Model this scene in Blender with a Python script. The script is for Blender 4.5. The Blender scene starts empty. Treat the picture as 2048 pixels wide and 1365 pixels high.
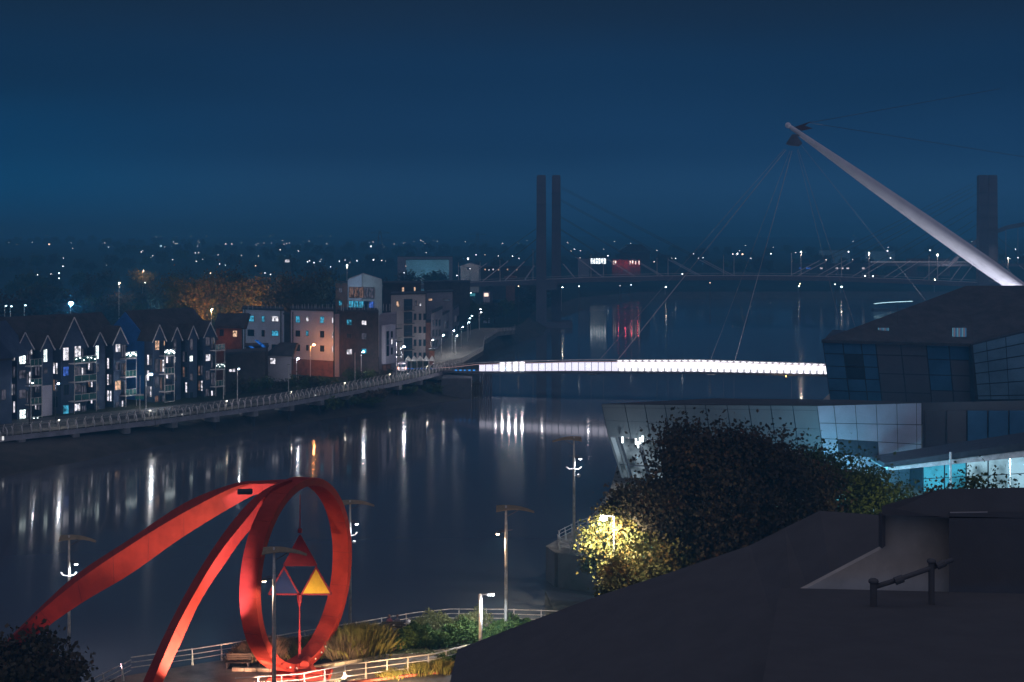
import bpy, bmesh, math, random
import numpy as np
from mathutils import Vector, Matrix
from mathutils.geometry import tessellate_polygon

# ------------------------------------------------------------------ camera, sky, sun, exposure
SC = bpy.context.scene
COL = SC.collection
CAM_H, FPX, CX, HOR = 34.0, 2800.0, 1024.0, 485.0
cam_data = bpy.data.cameras.new('camera')
cam = bpy.data.objects.new('camera', cam_data)
COL.objects.link(cam)
cam.location = (0, 0, CAM_H)
cam.rotation_euler = (math.radians(90), 0, 0)
cam_data.sensor_width = 36.0
cam_data.lens = 36.0 * FPX / 2048.0
cam_data.shift_y = -(682.5 - HOR) / 2048.0
cam_data.clip_start = 0.5
cam_data.clip_end = 30000
SC.camera = cam

world = bpy.data.worlds.new('World')
SC.world = world
world.use_nodes = True
wn, wl = world.node_tree.nodes, world.node_tree.links
wn.clear()
w_out = wn.new('ShaderNodeOutputWorld')
w_bg = wn.new('ShaderNodeBackground')
w_tc = wn.new('ShaderNodeTexCoord')
w_sep = wn.new('ShaderNodeSeparateXYZ')
w_rampC = wn.new('ShaderNodeValToRGB')     # dusk-blue town sky, by height
w_rampL = wn.new('ShaderNodeValToRGB')     # teal glow low over the left horizon
w_mr = wn.new('ShaderNodeMapRange')
w_mix = wn.new('ShaderNodeMix'); w_mix.data_type = 'RGBA'
wl.new(w_tc.outputs['Generated'], w_sep.inputs[0])


def srgb(r, g, b):
    f = lambda c: (c / 255 / 12.92) if c / 255 <= 0.04045 else ((c / 255 + 0.055) / 1.055) ** 2.4
    return (f(r), f(g), f(b), 1.0)


def set_ramp(node, stops):
    e = node.color_ramp.elements
    while len(e) > 2:
        e.remove(e[-1])
    for i, (p, c) in enumerate(stops):
        el = e[i] if i < 2 else e.new(p)
        el.position = p
        el.color = c


SKY_C = [(0.0, srgb(39, 80, 124)), (0.03, srgb(35, 73, 112)), (0.07, srgb(22, 55, 91)), (0.12, srgb(18, 47, 79)),
         (0.17, srgb(22, 41, 65)), (0.3, srgb(23, 42, 68)), (1.0, srgb(26, 46, 76))]
SKY_L = [(0.0, srgb(5, 76, 122)), (0.03, srgb(5, 70, 112)), (0.07, srgb(9, 57, 95)), (0.12, srgb(15, 46, 77)),
         (0.17, srgb(20, 41, 65)), (0.3, srgb(23, 42, 68)), (1.0, srgb(26, 46, 76))]
for n, s in ((w_rampC, SKY_C), (w_rampL, SKY_L)):
    n.color_ramp.interpolation = 'EASE'
    set_ramp(n, s)
    wl.new(w_sep.outputs['Z'], n.inputs[0])
w_mr.interpolation_type = 'SMOOTHSTEP'
w_mr.inputs['From Min'].default_value = -0.36
w_mr.inputs['From Max'].default_value = -0.12
wl.new(w_sep.outputs['X'], w_mr.inputs['Value'])
wl.new(w_mr.outputs[0], w_mix.inputs['Factor'])
wl.new(w_rampL.outputs[0], w_mix.inputs['A'])
wl.new(w_rampC.outputs[0], w_mix.inputs['B'])
w_no = wn.new('ShaderNodeTexNoise'); w_no.inputs['Scale'].default_value = 3.0; w_no.inputs['Detail'].default_value = 4
w_mp = wn.new('ShaderNodeMapping'); w_mp.inputs['Scale'].default_value = (1, 1, 4)
w_m2 = wn.new('ShaderNodeMapRange'); w_m2.inputs['From Min'].default_value = .3; w_m2.inputs['From Max'].default_value = .7
w_m2.inputs['To Min'].default_value = .90; w_m2.inputs['To Max'].default_value = 1.10
wl.new(w_tc.outputs['Generated'], w_mp.inputs[0]); wl.new(w_mp.outputs[0], w_no.inputs['Vector'])
wl.new(w_no.outputs['Fac'], w_m2.inputs['Value']); wl.new(w_m2.outputs[0], w_bg.inputs['Strength'])
wl.new(w_mix.outputs['Result'], w_bg.inputs['Color'])
w_bg.inputs['Strength'].default_value = 1.0
wl.new(w_bg.outputs[0], w_out.inputs['Surface'])

sun_data = bpy.data.lights.new('night_sun', 'SUN')     # the faint diffuse glow of an overcast night
sun_data.energy = 0.48
sun_data.angle = math.radians(120)
sun_data.color = (1.0, 0.86, 0.88)
sun = bpy.data.objects.new('night_sun', sun_data)
COL.objects.link(sun)
sun.location = (0, -50, 200)
sun.rotation_euler = (math.radians(28), 0, math.radians(-10))

SC.view_settings.view_transform = 'Standard'
SC.view_settings.look = 'None'
SC.view_settings.exposure = 0
SC.view_settings.gamma = 1
SC.view_settings.use_curve_mapping = False
SC.cycles.max_bounces = 5
SC.cycles.diffuse_bounces = 2
SC.cycles.glossy_bounces = 3
SC.cycles.transmission_bounces = 3
SC.cycles.volume_bounces = 1
SC.cycles.transparent_max_bounces = 6
SC.cycles.use_denoising = True
SC.cycles.sample_clamp_indirect = 3.0
SC.cycles.sample_clamp_direct = 0
SC.cycles.caustics_reflective = True
SC.cycles.blur_glossy = 0.3
SC.cycles.volume_step_rate = 8
SC.cycles.volume_max_steps = 32

rnd = random.Random(7)


# ------------------------------------------------------------------ helpers
def P(px, py, d):
    """photograph pixel (2048 wide) at distance d -> world point"""
    return Vector(((px - CX) * d / FPX, d, CAM_H - (py - HOR) * d / FPX))


def X(px, d):
    return (px - CX) * d / FPX


def D_of(py, z):
    return FPX * (CAM_H - z) / (py - HOR)


def mat(name, col, rough=0.7, metal=0.0, var=0.25, scale=0.6, bump=0.0, bscale=None, emit=None, es=0.0, spec=0.3,
        col2=None, sampling='AUTO'):
    m = bpy.data.materials.new(name)
    m.use_nodes = True
    nt = m.node_tree
    b = nt.nodes['Principled BSDF']
    b.inputs['Roughness'].default_value = rough
    b.inputs['Metallic'].default_value = metal
    b.inputs['Specular IOR Level'].default_value = spec
    c = tuple(col[:3]) + (1,)
    if var > 0:
        g = nt.nodes.new('ShaderNodeNewGeometry')
        n = nt.nodes.new('ShaderNodeTexNoise')
        n.inputs['Scale'].default_value = scale
        n.inputs['Detail'].default_value = 5
        n.inputs['Roughness'].default_value = 0.65
        nt.links.new(g.outputs['Position'], n.inputs['Vector'])
        r = nt.nodes.new('ShaderNodeValToRGB')
        if col2 is None:
            lo = tuple(x * (1 - var) for x in c[:3]) + (1,)
            hi = tuple(min(1, x * (1 + var)) for x in c[:3]) + (1,)
        else:
            lo, hi = c, tuple(col2[:3]) + (1,)
        r.color_ramp.elements[0].position = 0.36
        r.color_ramp.elements[1].position = 0.64
        r.color_ramp.elements[0].color = lo
        r.color_ramp.elements[1].color = hi
        nt.links.new(n.outputs['Fac'], r.inputs[0])
        nt.links.new(r.outputs[0], b.inputs['Base Color'])
    else:
        b.inputs['Base Color'].default_value = c
    if bump > 0:
        g2 = nt.nodes.new('ShaderNodeNewGeometry')
        n2 = nt.nodes.new('ShaderNodeTexNoise')
        n2.inputs['Scale'].default_value = bscale or scale * 5
        n2.inputs['Detail'].default_value = 4
        bp = nt.nodes.new('ShaderNodeBump')
        bp.inputs['Strength'].default_value = bump
        bp.inputs['Distance'].default_value = 0.05
        nt.links.new(g2.outputs['Position'], n2.inputs['Vector'])
        nt.links.new(n2.outputs['Fac'], bp.inputs['Height'])
        nt.links.new(bp.outputs[0], b.inputs['Normal'])
    if emit is not None:
        b.inputs['Emission Color'].default_value = tuple(emit[:3]) + (1,)
        b.inputs['Emission Strength'].default_value = es
        m.cycles.emission_sampling = sampling
    return m


def glow(name, col, s, sampling='AUTO'):
    m = bpy.data.materials.new(name)
    m.use_nodes = True
    nt = m.node_tree
    nt.nodes.clear()
    o = nt.nodes.new('ShaderNodeOutputMaterial')
    e = nt.nodes.new('ShaderNodeEmission')
    e.inputs[0].default_value = tuple(col[:3]) + (1,)
    e.inputs[1].default_value = s
    nt.links.new(e.outputs[0], o.inputs[0])
    m.cycles.emission_sampling = sampling
    return m


def lit_room(name, col, s, scale=1.6):
    """a lit window: curtains, furniture and lamps seen as uneven brightness"""
    m = glow(name, col, s, 'NONE')
    nt = m.node_tree
    e = nt.nodes['Emission']
    g = nt.nodes.new('ShaderNodeNewGeometry')
    n = nt.nodes.new('ShaderNodeTexNoise')
    n.inputs['Scale'].default_value = scale
    n.inputs['Detail'].default_value = 3
    r = nt.nodes.new('ShaderNodeMapRange')
    r.inputs['From Min'].default_value = 0.36
    r.inputs['From Max'].default_value = 0.6
    r.inputs['To Min'].default_value = s * 0.12
    r.inputs['To Max'].default_value = s
    nt.links.new(g.outputs['Position'], n.inputs['Vector'])
    nt.links.new(n.outputs['Fac'], r.inputs['Value'])
    nt.links.new(r.outputs[0], e.inputs[1])
    return m


class MB:
    def __init__(s):
        s.v, s.f = [], []

    def poly(s, pts):
        n = len(s.v)
        s.v += [Vector(p) for p in pts]
        s.f.append(tuple(range(n, n + len(pts))))
        return s

    def hexa(s, c):
        """8 corners: bottom 4 (ccw) then top 4"""
        n = len(s.v)
        s.v += [Vector(p) for p in c]
        for q in ((0, 3, 2, 1), (4, 5, 6, 7), (0, 1, 5, 4), (1, 2, 6, 5), (2, 3, 7, 6), (3, 0, 4, 7)):
            s.f.append(tuple(n + k for k in q))
        return s

    def box(s, x0, y0, z0, x1, y1, z1):
        return s.hexa([(x0, y0, z0), (x1, y0, z0), (x1, y1, z0), (x0, y1, z0),
                       (x0, y0, z1), (x1, y0, z1), (x1, y1, z1), (x0, y1, z1)])

    def bar(s, p, q, w, h=None, up=(0, 0, 1)):
        p, q = Vector(p), Vector(q)
        h = h or w
        t = (q - p).normalized()
        u = Vector(up)
        if abs(t.dot(u)) > 0.95:
            u = Vector((0, 1, 0))
        a = t.cross(u).normalized() * (w / 2)
        b = a.cross(t).normalized() * (h / 2)
        return s.hexa([p - a - b, p + a - b, p + a + b, p - a + b, q - a - b, q + a - b, q + a + b, q - a + b])

    def tube(s, pts, rad, n=8, cap=True):
        pts = [Vector(p) for p in pts]
        if not isinstance(rad, (list, tuple)):
            rad = [rad] * len(pts)
        base = len(s.v)
        for i, p in enumerate(pts):
            t = (pts[min(i + 1, len(pts) - 1)] - pts[max(i - 1, 0)]).normalized()
            u = Vector((0, 0, 1)) if abs(t.z) < 0.9 else Vector((0, 1, 0))
            a = t.cross(u).normalized()
            b = a.cross(t).normalized()
            for k in range(n):
                an = 2 * math.pi * k / n
                s.v.append(p + (a * math.cos(an) + b * math.sin(an)) * rad[i])
        for i in range(len(pts) - 1):
            for k in range(n):
                k2 = (k + 1) % n
                s.f.append((base + i * n + k, base + i * n + k2, base + (i + 1) * n + k2, base + (i + 1) * n + k))
        if cap:
            s.f.append(tuple(base + k for k in range(n))[::-1])
            s.f.append(tuple(base + (len(pts) - 1) * n + k for k in range(n)))
        return s

    def prism(s, pts, ext):
        """polygon (concave allowed) extruded by vector ext"""
        ext = Vector(ext)
        pts = [Vector(p) for p in pts]
        n0, n = len(s.v), len(pts)
        s.v += pts + [p + ext for p in pts]
        for tri in tessellate_polygon([pts]):
            s.f.append(tuple(n0 + i for i in tri))
            s.f.append(tuple(n0 + n + i for i in tri)[::-1])
        for i in range(n):
            j = (i + 1) % n
            s.f.append((n0 + i, n0 + j, n0 + n + j, n0 + n + i))
        return s

    def ball(s, c, r, seg=8, rings=5, sz=1.0):
        c = Vector(c)
        n0 = len(s.v)
        s.v.append(c + Vector((0, 0, r * sz)))
        for i in range(1, rings):
            th = math.pi * i / rings
            for k in range(seg):
                ph = 2 * math.pi * k / seg
                s.v.append(c + Vector((math.sin(th) * math.cos(ph), math.sin(th) * math.sin(ph), math.cos(th) * sz)) * r)
        s.v.append(c - Vector((0, 0, r * sz)))
        last = len(s.v) - 1
        for k in range(seg):
            k2 = (k + 1) % seg
            s.f.append((n0, n0 + 1 + k, n0 + 1 + k2))
            for i in range(rings - 2):
                a, b = n0 + 1 + i * seg, n0 + 1 + (i + 1) * seg
                s.f.append((a + k, b + k, b + k2, a + k2))
            a = n0 + 1 + (rings - 2) * seg
            s.f.append((last, a + k2, a + k))
        return s

    def loft(s, rows, closed=True, caps=True):
        n0, n = len(s.v), len(rows[0])
        for r in rows:
            s.v += [Vector(p) for p in r]
        for i in range(len(rows) - 1):
            for k in range(n if closed else n - 1):
                k2 = (k + 1) % n
                s.f.append((n0 + i * n + k, n0 + i * n + k2, n0 + (i + 1) * n + k2, n0 + (i + 1) * n + k))
        if caps and closed:
            s.f.append(tuple(n0 + k for k in range(n))[::-1])
            s.f.append(tuple(n0 + (len(rows) - 1) * n + k for k in range(n)))
        return s

    def mesh(s, name, m, off=Vector((0, 0, 0)), smooth=False, fix=True):
        me = bpy.data.meshes.new(name)
        me.from_pydata([tuple(p - off) for p in s.v], [], s.f)
        if fix and len(s.f) < 4000:
            bm = bmesh.new(); bm.from_mesh(me)
            bmesh.ops.recalc_face_normals(bm, faces=bm.faces)
            bm.to_mesh(me); bm.free()
        if smooth:
            me.polygons.foreach_set('use_smooth', [True] * len(me.polygons))
        if m:
            me.materials.append(m)
        return me

    def build(s, name, m, parent=None, smooth=False, fix=True, bevel=0):
        off = wloc(parent)
        me = s.mesh(name, m, off, smooth, fix)
        o = bpy.data.objects.new(name, me)
        COL.objects.link(o)
        if parent is not None:
            o.parent = parent
        if bevel:
            b = o.modifiers.new('bevel', 'BEVEL'); b.width = bevel; b.segments = 2; b.limit_method = 'ANGLE'
        return o


def wloc(o):
    v = Vector((0, 0, 0))
    while o is not None:
        v = v + Vector(o.location)
        o = o.parent
    return v


def tag(o, label=None, cat=None, group=None, kind=None):
    if label: o['label'] = label
    if cat: o['category'] = cat
    if group: o['group'] = group
    if kind: o['kind'] = kind
    return o


def thing(name, loc, label, cat, group=None):
    o = bpy.data.objects.new(name, None)
    o.empty_display_size = 0.5
    COL.objects.link(o)
    o.location = loc
    return tag(o, label, cat, group)


def copy_tree(o, parent=None, loc=None, rz=None, sc=None):
    c = o.copy()
    COL.objects.link(c)
    c.parent = parent
    if loc is not None: c.location = loc
    if rz is not None: c.rotation_euler.z = rz
    if sc is not None: c.scale = sc
    for ch in o.children:
        copy_tree(ch, c)
    return c


def child_copy(src, parent, world_loc):
    """another copy of a repeated part, its mesh built around its own origin"""
    c = src.copy()
    COL.objects.link(c)
    c.parent = parent
    c.location = Vector(world_loc) - wloc(parent)
    return c


def light(name, kind, loc, power, col, parent=None, radius=0.15, target=None, spot=120, blend=0.6):
    ld = bpy.data.lights.new(name, kind)
    ld.energy = power
    ld.color = col
    ld.shadow_soft_size = radius
    if kind == 'SPOT':
        ld.spot_size = math.radians(spot)
        ld.spot_blend = blend
    o = bpy.data.objects.new(name, ld)
    COL.objects.link(o)
    o.parent = parent
    o.location = Vector(loc) - wloc(parent)
    if target is not None:
        o.rotation_euler = (Vector(target) - Vector(loc)).to_track_quat('-Z', 'Y').to_euler()
    return o


# ------------------------------------------------------------------ materials
M = {}
M['water'] = None
M['grass'] = mat('grass_ground', (0.022, 0.03, 0.02), 0.95, scale=0.15, col2=(0.04, 0.04, 0.028), bump=0.5, spec=.05)
M['mud'] = mat('river_mud', (0.06, 0.058, 0.055), 0.85, scale=0.3, col2=(0.10, 0.09, 0.085), bump=0.6, bscale=1.2, spec=.1)
M['asphalt'] = mat('asphalt', (0.07, 0.07, 0.075), 0.85, scale=0.4, bump=0.3, bscale=8)
M['paving'] = mat('paving', (0.24, 0.21, 0.18), 0.8, scale=0.7, bump=0.2, bscale=9)
M['kerb'] = mat('kerb_stone', (0.42, 0.36, 0.27), 0.8, scale=1.5)
M['concrete'] = mat('concrete', (0.34, 0.33, 0.34), 0.8, scale=0.5, bump=0.2)
M['concrete_dk'] = mat('dark_concrete', (0.15, 0.145, 0.16), 0.85, scale=0.25, bump=0.2)
M['steel'] = mat('galvanised_steel', (0.62, 0.6, 0.58), 0.45, 0.3, scale=2)
M['steel_dk'] = mat('dark_steel', (0.12, 0.12, 0.13), 0.5, 0.4, scale=2)
M['deck'] = mat('walkway_boards', (0.15, 0.14, 0.12), 0.8, scale=1.2)
M['red'] = mat('red_paint', (0.34, 0.034, 0.022), 0.65, 0.0, scale=0.9, var=0.16, bump=0.12, bscale=2.5, spec=.12)
M['redplate'] = mat('red_plate', (0.28, 0.02, 0.03), 0.6, 0.0, scale=1.2, var=0.2)
M['blueplate'] = mat('blue_plate', (0.012, 0.03, 0.12), 0.6, 0.0, scale=1.2, var=0.2)
M['yellowplate'] = mat('yellow_plate', (0.8, 0.48, 0.03), 0.6, 0.0, scale=1.2, var=0.12)
M['roofdk'] = mat('roof_slate', (0.07, 0.07, 0.08), 0.85, scale=0.5, bump=0.2, bscale=3)
M['roofnear'] = mat('roof_felt', (0.108, 0.112, 0.125), 0.95, scale=0.9, var=0.06, bump=0.15, bscale=14, spec=0.05)
M['wallnear'] = mat('grey_render', (0.50, 0.46, 0.42), 0.85, scale=0.9, var=0.12, bump=0.1, bscale=12)
M['navy'] = mat('slate_blue_render', (0.07, 0.10, 0.17), 0.8, scale=0.35, var=0.2)
M['bluewall'] = mat('blue_render', (0.04, 0.18, 0.52), 0.8, scale=0.3, var=0.15)
M['brown'] = mat('brown_brick', (0.075, 0.06, 0.06), 0.9, scale=0.8)
M['brick'] = mat('orange_brick', (0.22, 0.10, 0.07), 0.9, scale=0.8)
M['render'] = mat('pale_render', (0.60, 0.57, 0.66), 0.8, scale=0.25, var=0.1)
M['render2'] = mat('beige_render', (0.50, 0.46, 0.46), 0.8, scale=0.25, var=0.1)
M['render3'] = mat('mauve_render', (0.32, 0.28, 0.32), 0.8, scale=0.25, var=0.1)
M['trim'] = mat('pale_trim', (0.75, 0.72, 0.72), 0.6, scale=1)
M['frame_dk'] = mat('dark_frame', (0.05, 0.055, 0.07), 0.5, scale=2)
M['glass'] = mat('dark_glass', (0.03, 0.05, 0.08), 0.12, 0.0, scale=0.4, spec=0.8)
M['glassgreen'] = mat('balcony_glass', (0.04, 0.13, 0.12), 0.2, 0.0, scale=0.8, spec=0.8)
M['panel'] = mat('metal_panel', (0.20, 0.23, 0.25), 0.6, 0.2, scale=0.15, var=0.12)
M['panelshiny'] = mat('shiny_panel', (0.72, 0.74, 0.86), 0.3, 0.55, scale=0.25, var=0.1, bump=0.9, bscale=0.5)
M['panelblue'] = mat('blue_panel', (0.05, 0.16, 0.30), 0.5, 0.1, scale=0.12, var=0.25)
M['bark'] = mat('bark', (0.09, 0.07, 0.055), 0.95, scale=2)
M['pylon'] = mat('bridge_concrete', (0.15, 0.15, 0.20), 0.85, scale=0.12, var=0.12)
M['canopy'] = mat('white_canopy', (0.8, 0.82, 0.75), 0.7, scale=0.5)
M['mast'] = mat('white_steel', (0.75, 0.72, 0.8), 0.55, 0.0, scale=0.4, var=0.06)
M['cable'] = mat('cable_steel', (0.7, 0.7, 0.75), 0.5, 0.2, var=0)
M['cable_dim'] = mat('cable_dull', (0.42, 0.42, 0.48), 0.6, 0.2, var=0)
M['lit_white'] = lit_room('lit_room_white', (0.95, 0.92, 1.0), 1.6)
M['lit_warm'] = lit_room('lit_room_warm', (1.0, 0.62, 0.40), 1.4)
M['lit_cyan'] = lit_room('lit_room_cyan', (0.10, 0.62, 0.95), 0.9)
M['lit_blue'] = lit_room('lit_room_blue', (0.10, 0.25, 1.0), 0.8)
M['lit_dim'] = lit_room('lit_room_dim', (0.45, 0.42, 0.55), 0.22)
M['lit_dimwarm'] = lit_room('lit_room_dimwarm', (0.6, 0.34, 0.25), 0.35)
M['fairy'] = lit_room('fairy_lights', (0.85, 1.0, 0.98), 3.0, 3.6)
M['g_white'] = glow('lamp_white', (0.93, 0.95, 1.0), 950)
M['g_orange'] = glow('lamp_orange', (1.0, 0.34, 0.08), 850)
M['g_cyan'] = glow('lamp_cyan', (0.25, 0.75, 1.0), 160)
M['far_white'] = glow('far_lamp_white', (0.85, 0.93, 1.0), 9, 'NONE')
M['far_warm'] = glow('far_lamp_warm', (1.0, 0.72, 0.5), 7, 'NONE')
M['far_cyan'] = glow('far_lamp_cyan', (0.5, 0.85, 1.0), 12, 'NONE')
M['far_red'] = glow('far_lamp_red', (1.0, 0.3, 0.3), 2, 'NONE')


def leafmat(name, a, b, c=None, scale=0.35):
    m = bpy.data.materials.new(name)
    m.use_nodes = True
    nt = m.node_tree
    bs = nt.nodes['Principled BSDF']
    bs.inputs['Roughness'].default_value = 0.75
    bs.inputs['Specular IOR Level'].default_value = 0.2
    g = nt.nodes.new('ShaderNodeNewGeometry')
    n = nt.nodes.new('ShaderNodeTexNoise')
    n.inputs['Scale'].default_value = scale
    n.inputs['Detail'].default_value = 8
    n.inputs['Roughness'].default_value = 0.8
    r = nt.nodes.new('ShaderNodeValToRGB')
    r.color_ramp.elements[0].position = 0.35
    r.color_ramp.elements[1].position = 0.65
    r.color_ramp.elements[0].color = tuple(a) + (1,)
    r.color_ramp.elements[1].color = tuple(b) + (1,)
    if c:
        e = r.color_ramp.elements.new(0.52)
        e.color = tuple(c) + (1,)
    nt.links.new(g.outputs['Position'], n.inputs['Vector'])
    nt.links.new(n.outputs['Fac'], r.inputs[0])
    nt.links.new(r.outputs[0], bs.inputs['Base Color'])
    return m


M['leaf_dark'] = leafmat('leaf_dark', (0.05, 0.055, 0.03), (0.10, 0.075, 0.05))
M['leaf_autumn'] = leafmat('leaf_autumn', (0.05, 0.075, 0.02), (0.22, 0.10, 0.02), (0.12, 0.10, 0.03), 0.5)
M['leaf_rust'] = leafmat('leaf_rust', (0.05, 0.035, 0.03), (0.12, 0.055, 0.03), (0.055, 0.045, 0.03), 0.5)
M['leaf_green'] = leafmat('leaf_green', (0.045, 0.085, 0.025), (0.12, 0.14, 0.04), None, 0.5)
M['leaf_hedge'] = leafmat('leaf_hedge', (0.03, 0.07, 0.02), (0.09, 0.14, 0.035), None, 1.5)
M['leaf_pale'] = leafmat('leaf_pale', (0.16, 0.19, 0.07), (0.32, 0.34, 0.16), None, 1.5)
M['grassblade'] = leafmat('grass_blade', (0.10, 0.12, 0.03), (0.28, 0.24, 0.08), None, 1.0)
M['grassbrown'] = leafmat('grass_brown', (0.10, 0.075, 0.05), (0.22, 0.16, 0.10), None, 1.0)


# water: brown river under a still film; two lobes of gloss make sharp images with long tails
def make_water():
    m = bpy.data.materials.new('river_water')
    m.use_nodes = True
    nt = m.node_tree
    nt.nodes.clear()
    N, L = nt.nodes.new, nt.links.new
    out = N('ShaderNodeOutputMaterial')
    dif = N('ShaderNodeBsdfDiffuse'); dif.inputs[0].default_value = (0.10, 0.10, 0.12, 1)
    g1 = N('ShaderNodeBsdfGlossy'); g1.inputs['Roughness'].default_value = 0.055
    g2 = N('ShaderNodeBsdfGlossy'); g2.inputs['Roughness'].default_value = 0.15; g2.inputs['Anisotropy'].default_value = .36; g1.inputs['Anisotropy'].default_value = .35
    fr = N('ShaderNodeFresnel'); fr.inputs[0].default_value = 1.33
    mx = N('ShaderNodeMixShader'); mx.inputs[0].default_value = 0.42
    mm = N('ShaderNodeMixShader')
    tc = N('ShaderNodeNewGeometry')
    mp = N('ShaderNodeMapping'); mp.inputs['Scale'].default_value = (1.0, 0.35, 1)
    no = N('ShaderNodeTexNoise'); no.inputs['Scale'].default_value = 0.5; no.inputs['Detail'].default_value = 3
    bp = N('ShaderNodeBump'); bp.inputs['Strength'].default_value = 0.03; bp.inputs['Distance'].default_value = 0.03
    L(tc.outputs['Position'], mp.inputs[0]); L(mp.outputs[0], no.inputs[0])
    L(no.outputs['Fac'], bp.inputs['Height'])
    tn = N('ShaderNodeCombineXYZ'); tn.inputs[0].default_value = 1.0
    L(tn.outputs[0], g1.inputs['Tangent']); L(tn.outputs[0], g2.inputs['Tangent'])
    for s in (g1, g2, fr):
        L(bp.outputs[0], s.inputs['Normal'])
    L(g1.outputs[0], mx.inputs[1]); L(g2.outputs[0], mx.inputs[2])
    L(fr.outputs[0], mm.inputs[0]); L(dif.outputs[0], mm.inputs[1]); L(mx.outputs[0], mm.inputs[2])
    L(mm.outputs[0], out.inputs[0])
    return m


M['water'] = make_water()


# ------------------------------------------------------------------ terrain and river
def ground_z(d):
    pts = [(0, 4), (450, 4), (700, 6.5), (1000, 13), (1800, 23), (3500, 40), (4500, 47), (6500, 50), (9000, 30)]
    for (a, za), (b, zb) in zip(pts, pts[1:]):
        if d <= b:
            return za + (zb - za) * (d - a) / (b - a)
    return 30


def flat_land(name, outline, z, m):
    pts = [Vector((x, y, z)) for x, y in outline]
    b = MB()
    b.v = pts
    b.f = [tuple(t) for t in tessellate_polygon([pts])]
    return tag(b.build(name, m), kind='structure')


def bank(name, top, toe, ztop, ztoe, m):
    b = MB()
    n = 6
    rows = []
    for (x0, y0), (x1, y1) in zip(top, toe):
        rows.append([Vector((x0 + (x1 - x0) * k / n, y0 + (y1 - y0) * k / n,
                             ztop + (ztoe - ztop) * (k / n) ** 1.3 + (rnd.uniform(-.18, .18) if 0 < k < n else 0))) for k in range(n + 1)])
    # refine along
    fine = []
    for a, c in zip(rows, rows[1:]):
        for j in range(8):
            fine.append([p.lerp(q, j / 8) + Vector((0, 0, rnd.uniform(-.12, .12) if 0 < i < n else 0)) for i, (p, q) in enumerate(zip(a, c))])
    fine.append(rows[-1])
    b.loft(fine, closed=False)
    return tag(b.build(name, m, smooth=True), kind='structure')


left_top = [(-320, 60), (-150, 160), (X(0, 226), 226), (X(220, 240), 240), (X(440, 257), 257), (X(660, 288), 288), (X(870, 321), 321),
            (X(925, 338), 338), (X(966, 376), 376), (X(968, 414), 414), (X(990, 452), 452), (4, 520), (9, 600), (36, 760), (80, 846), (205, 856), (320, 850), (900, 880)]
left_toe = [(-295, 40), (-130, 135), (X(0, 198), 198), (X(230, 222), 222), (X(450, 246), 246), (X(650, 266), 266), (X(850, 289), 289),
            (X(960, 303), 303), (X(978, 350), 350), (X(985, 410), 410), (X(1010, 452), 452), (13, 520), (17, 600), (46, 756), (86, 838), (205, 846), (320, 838), (900, 868)]
flat_land('left_bank_ground', left_top + [(900, 960), (-3600, 960), (-3600, 60)], 4.0, M['grass'])
bank('mud_bank', left_top, left_toe, 4.0, -0.8, M['mud'])

right_top = [(-90, 40), (-34, 92), (X(260, 99), 99), (X(560, 105), 105), (X(830, 111.5), 111.5), (X(960, 112.5), 112.5), (X(1130, 112.0), 112.0), (20, 116), (24, 126),
             (4.2, 138.2), (3.4, 141), (8, 152), (12, 172), (16, 205), (48, 236), (70, 300), (110, 430), (190, 570), (330, 700), (520, 800), (900, 840)]
flat_land('promenade_ground', right_top + [(900, 40)], 3.4, M['paving'])
b = MB()
for (a, c) in zip(right_top, right_top[1:]):
    b.hexa([(a[0], a[1], -1.5), (c[0], c[1], -1.5), (c[0] + .35, c[1] - .35, -1.5), (a[0] + .35, a[1] - .35, -1.5),
            (a[0], a[1], 3.39), (c[0], c[1], 3.39), (c[0] + .35, c[1] - .35, 3.39), (a[0] + .35, a[1] - .35, 3.39)])
tag(b.build('quay_wall', M['concrete_dk']), kind='structure')

b = MB(); b.poly([(-3600, -20, 0), (3600, -20, 0), (3600, 955, 0), (-3600, 955, 0)])
tag(b.build('river_water', M['water']), kind='structure')

# low mud spit at the foot of the near quay
b = MB()
b.loft([[P(1085, 1172, D_of(1172, 0)) + Vector((0, 0, -0.05)), Vector((X(1100, 132), 132, .25)), Vector((24, 127, .3))],
        [Vector((X(1085, 124), 124, -0.05)), Vector((X(1120, 121), 121, .3)), Vector((22, 118, .35))]], closed=False)
tag(b.build('mud_spit', M['mud']), kind='structure')

# far terrain
xs = np.linspace(-3600, 3600, 61)
ys = [958, 1000, 1100, 1250, 1450, 1700, 2000, 2400, 2900, 3500, 4200, 5000, 6000, 7500, 9000]
b = MB()
rows = []
for y in ys:
    rows.append([Vector((x * (1 + y / 9000.0), y, (4.0 if y == 958 else ground_z(y) + 2.5 * math.sin(x / 310 + y / 500) * min(1, (y - 958) / 800)
                 + (y / 700.0) * math.sin(x / 900 + 1.3) ))) for x in xs])
b.loft(rows, closed=False)
tag(b.build('far_hills', M['grass'], smooth=True), kind='structure')


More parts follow.
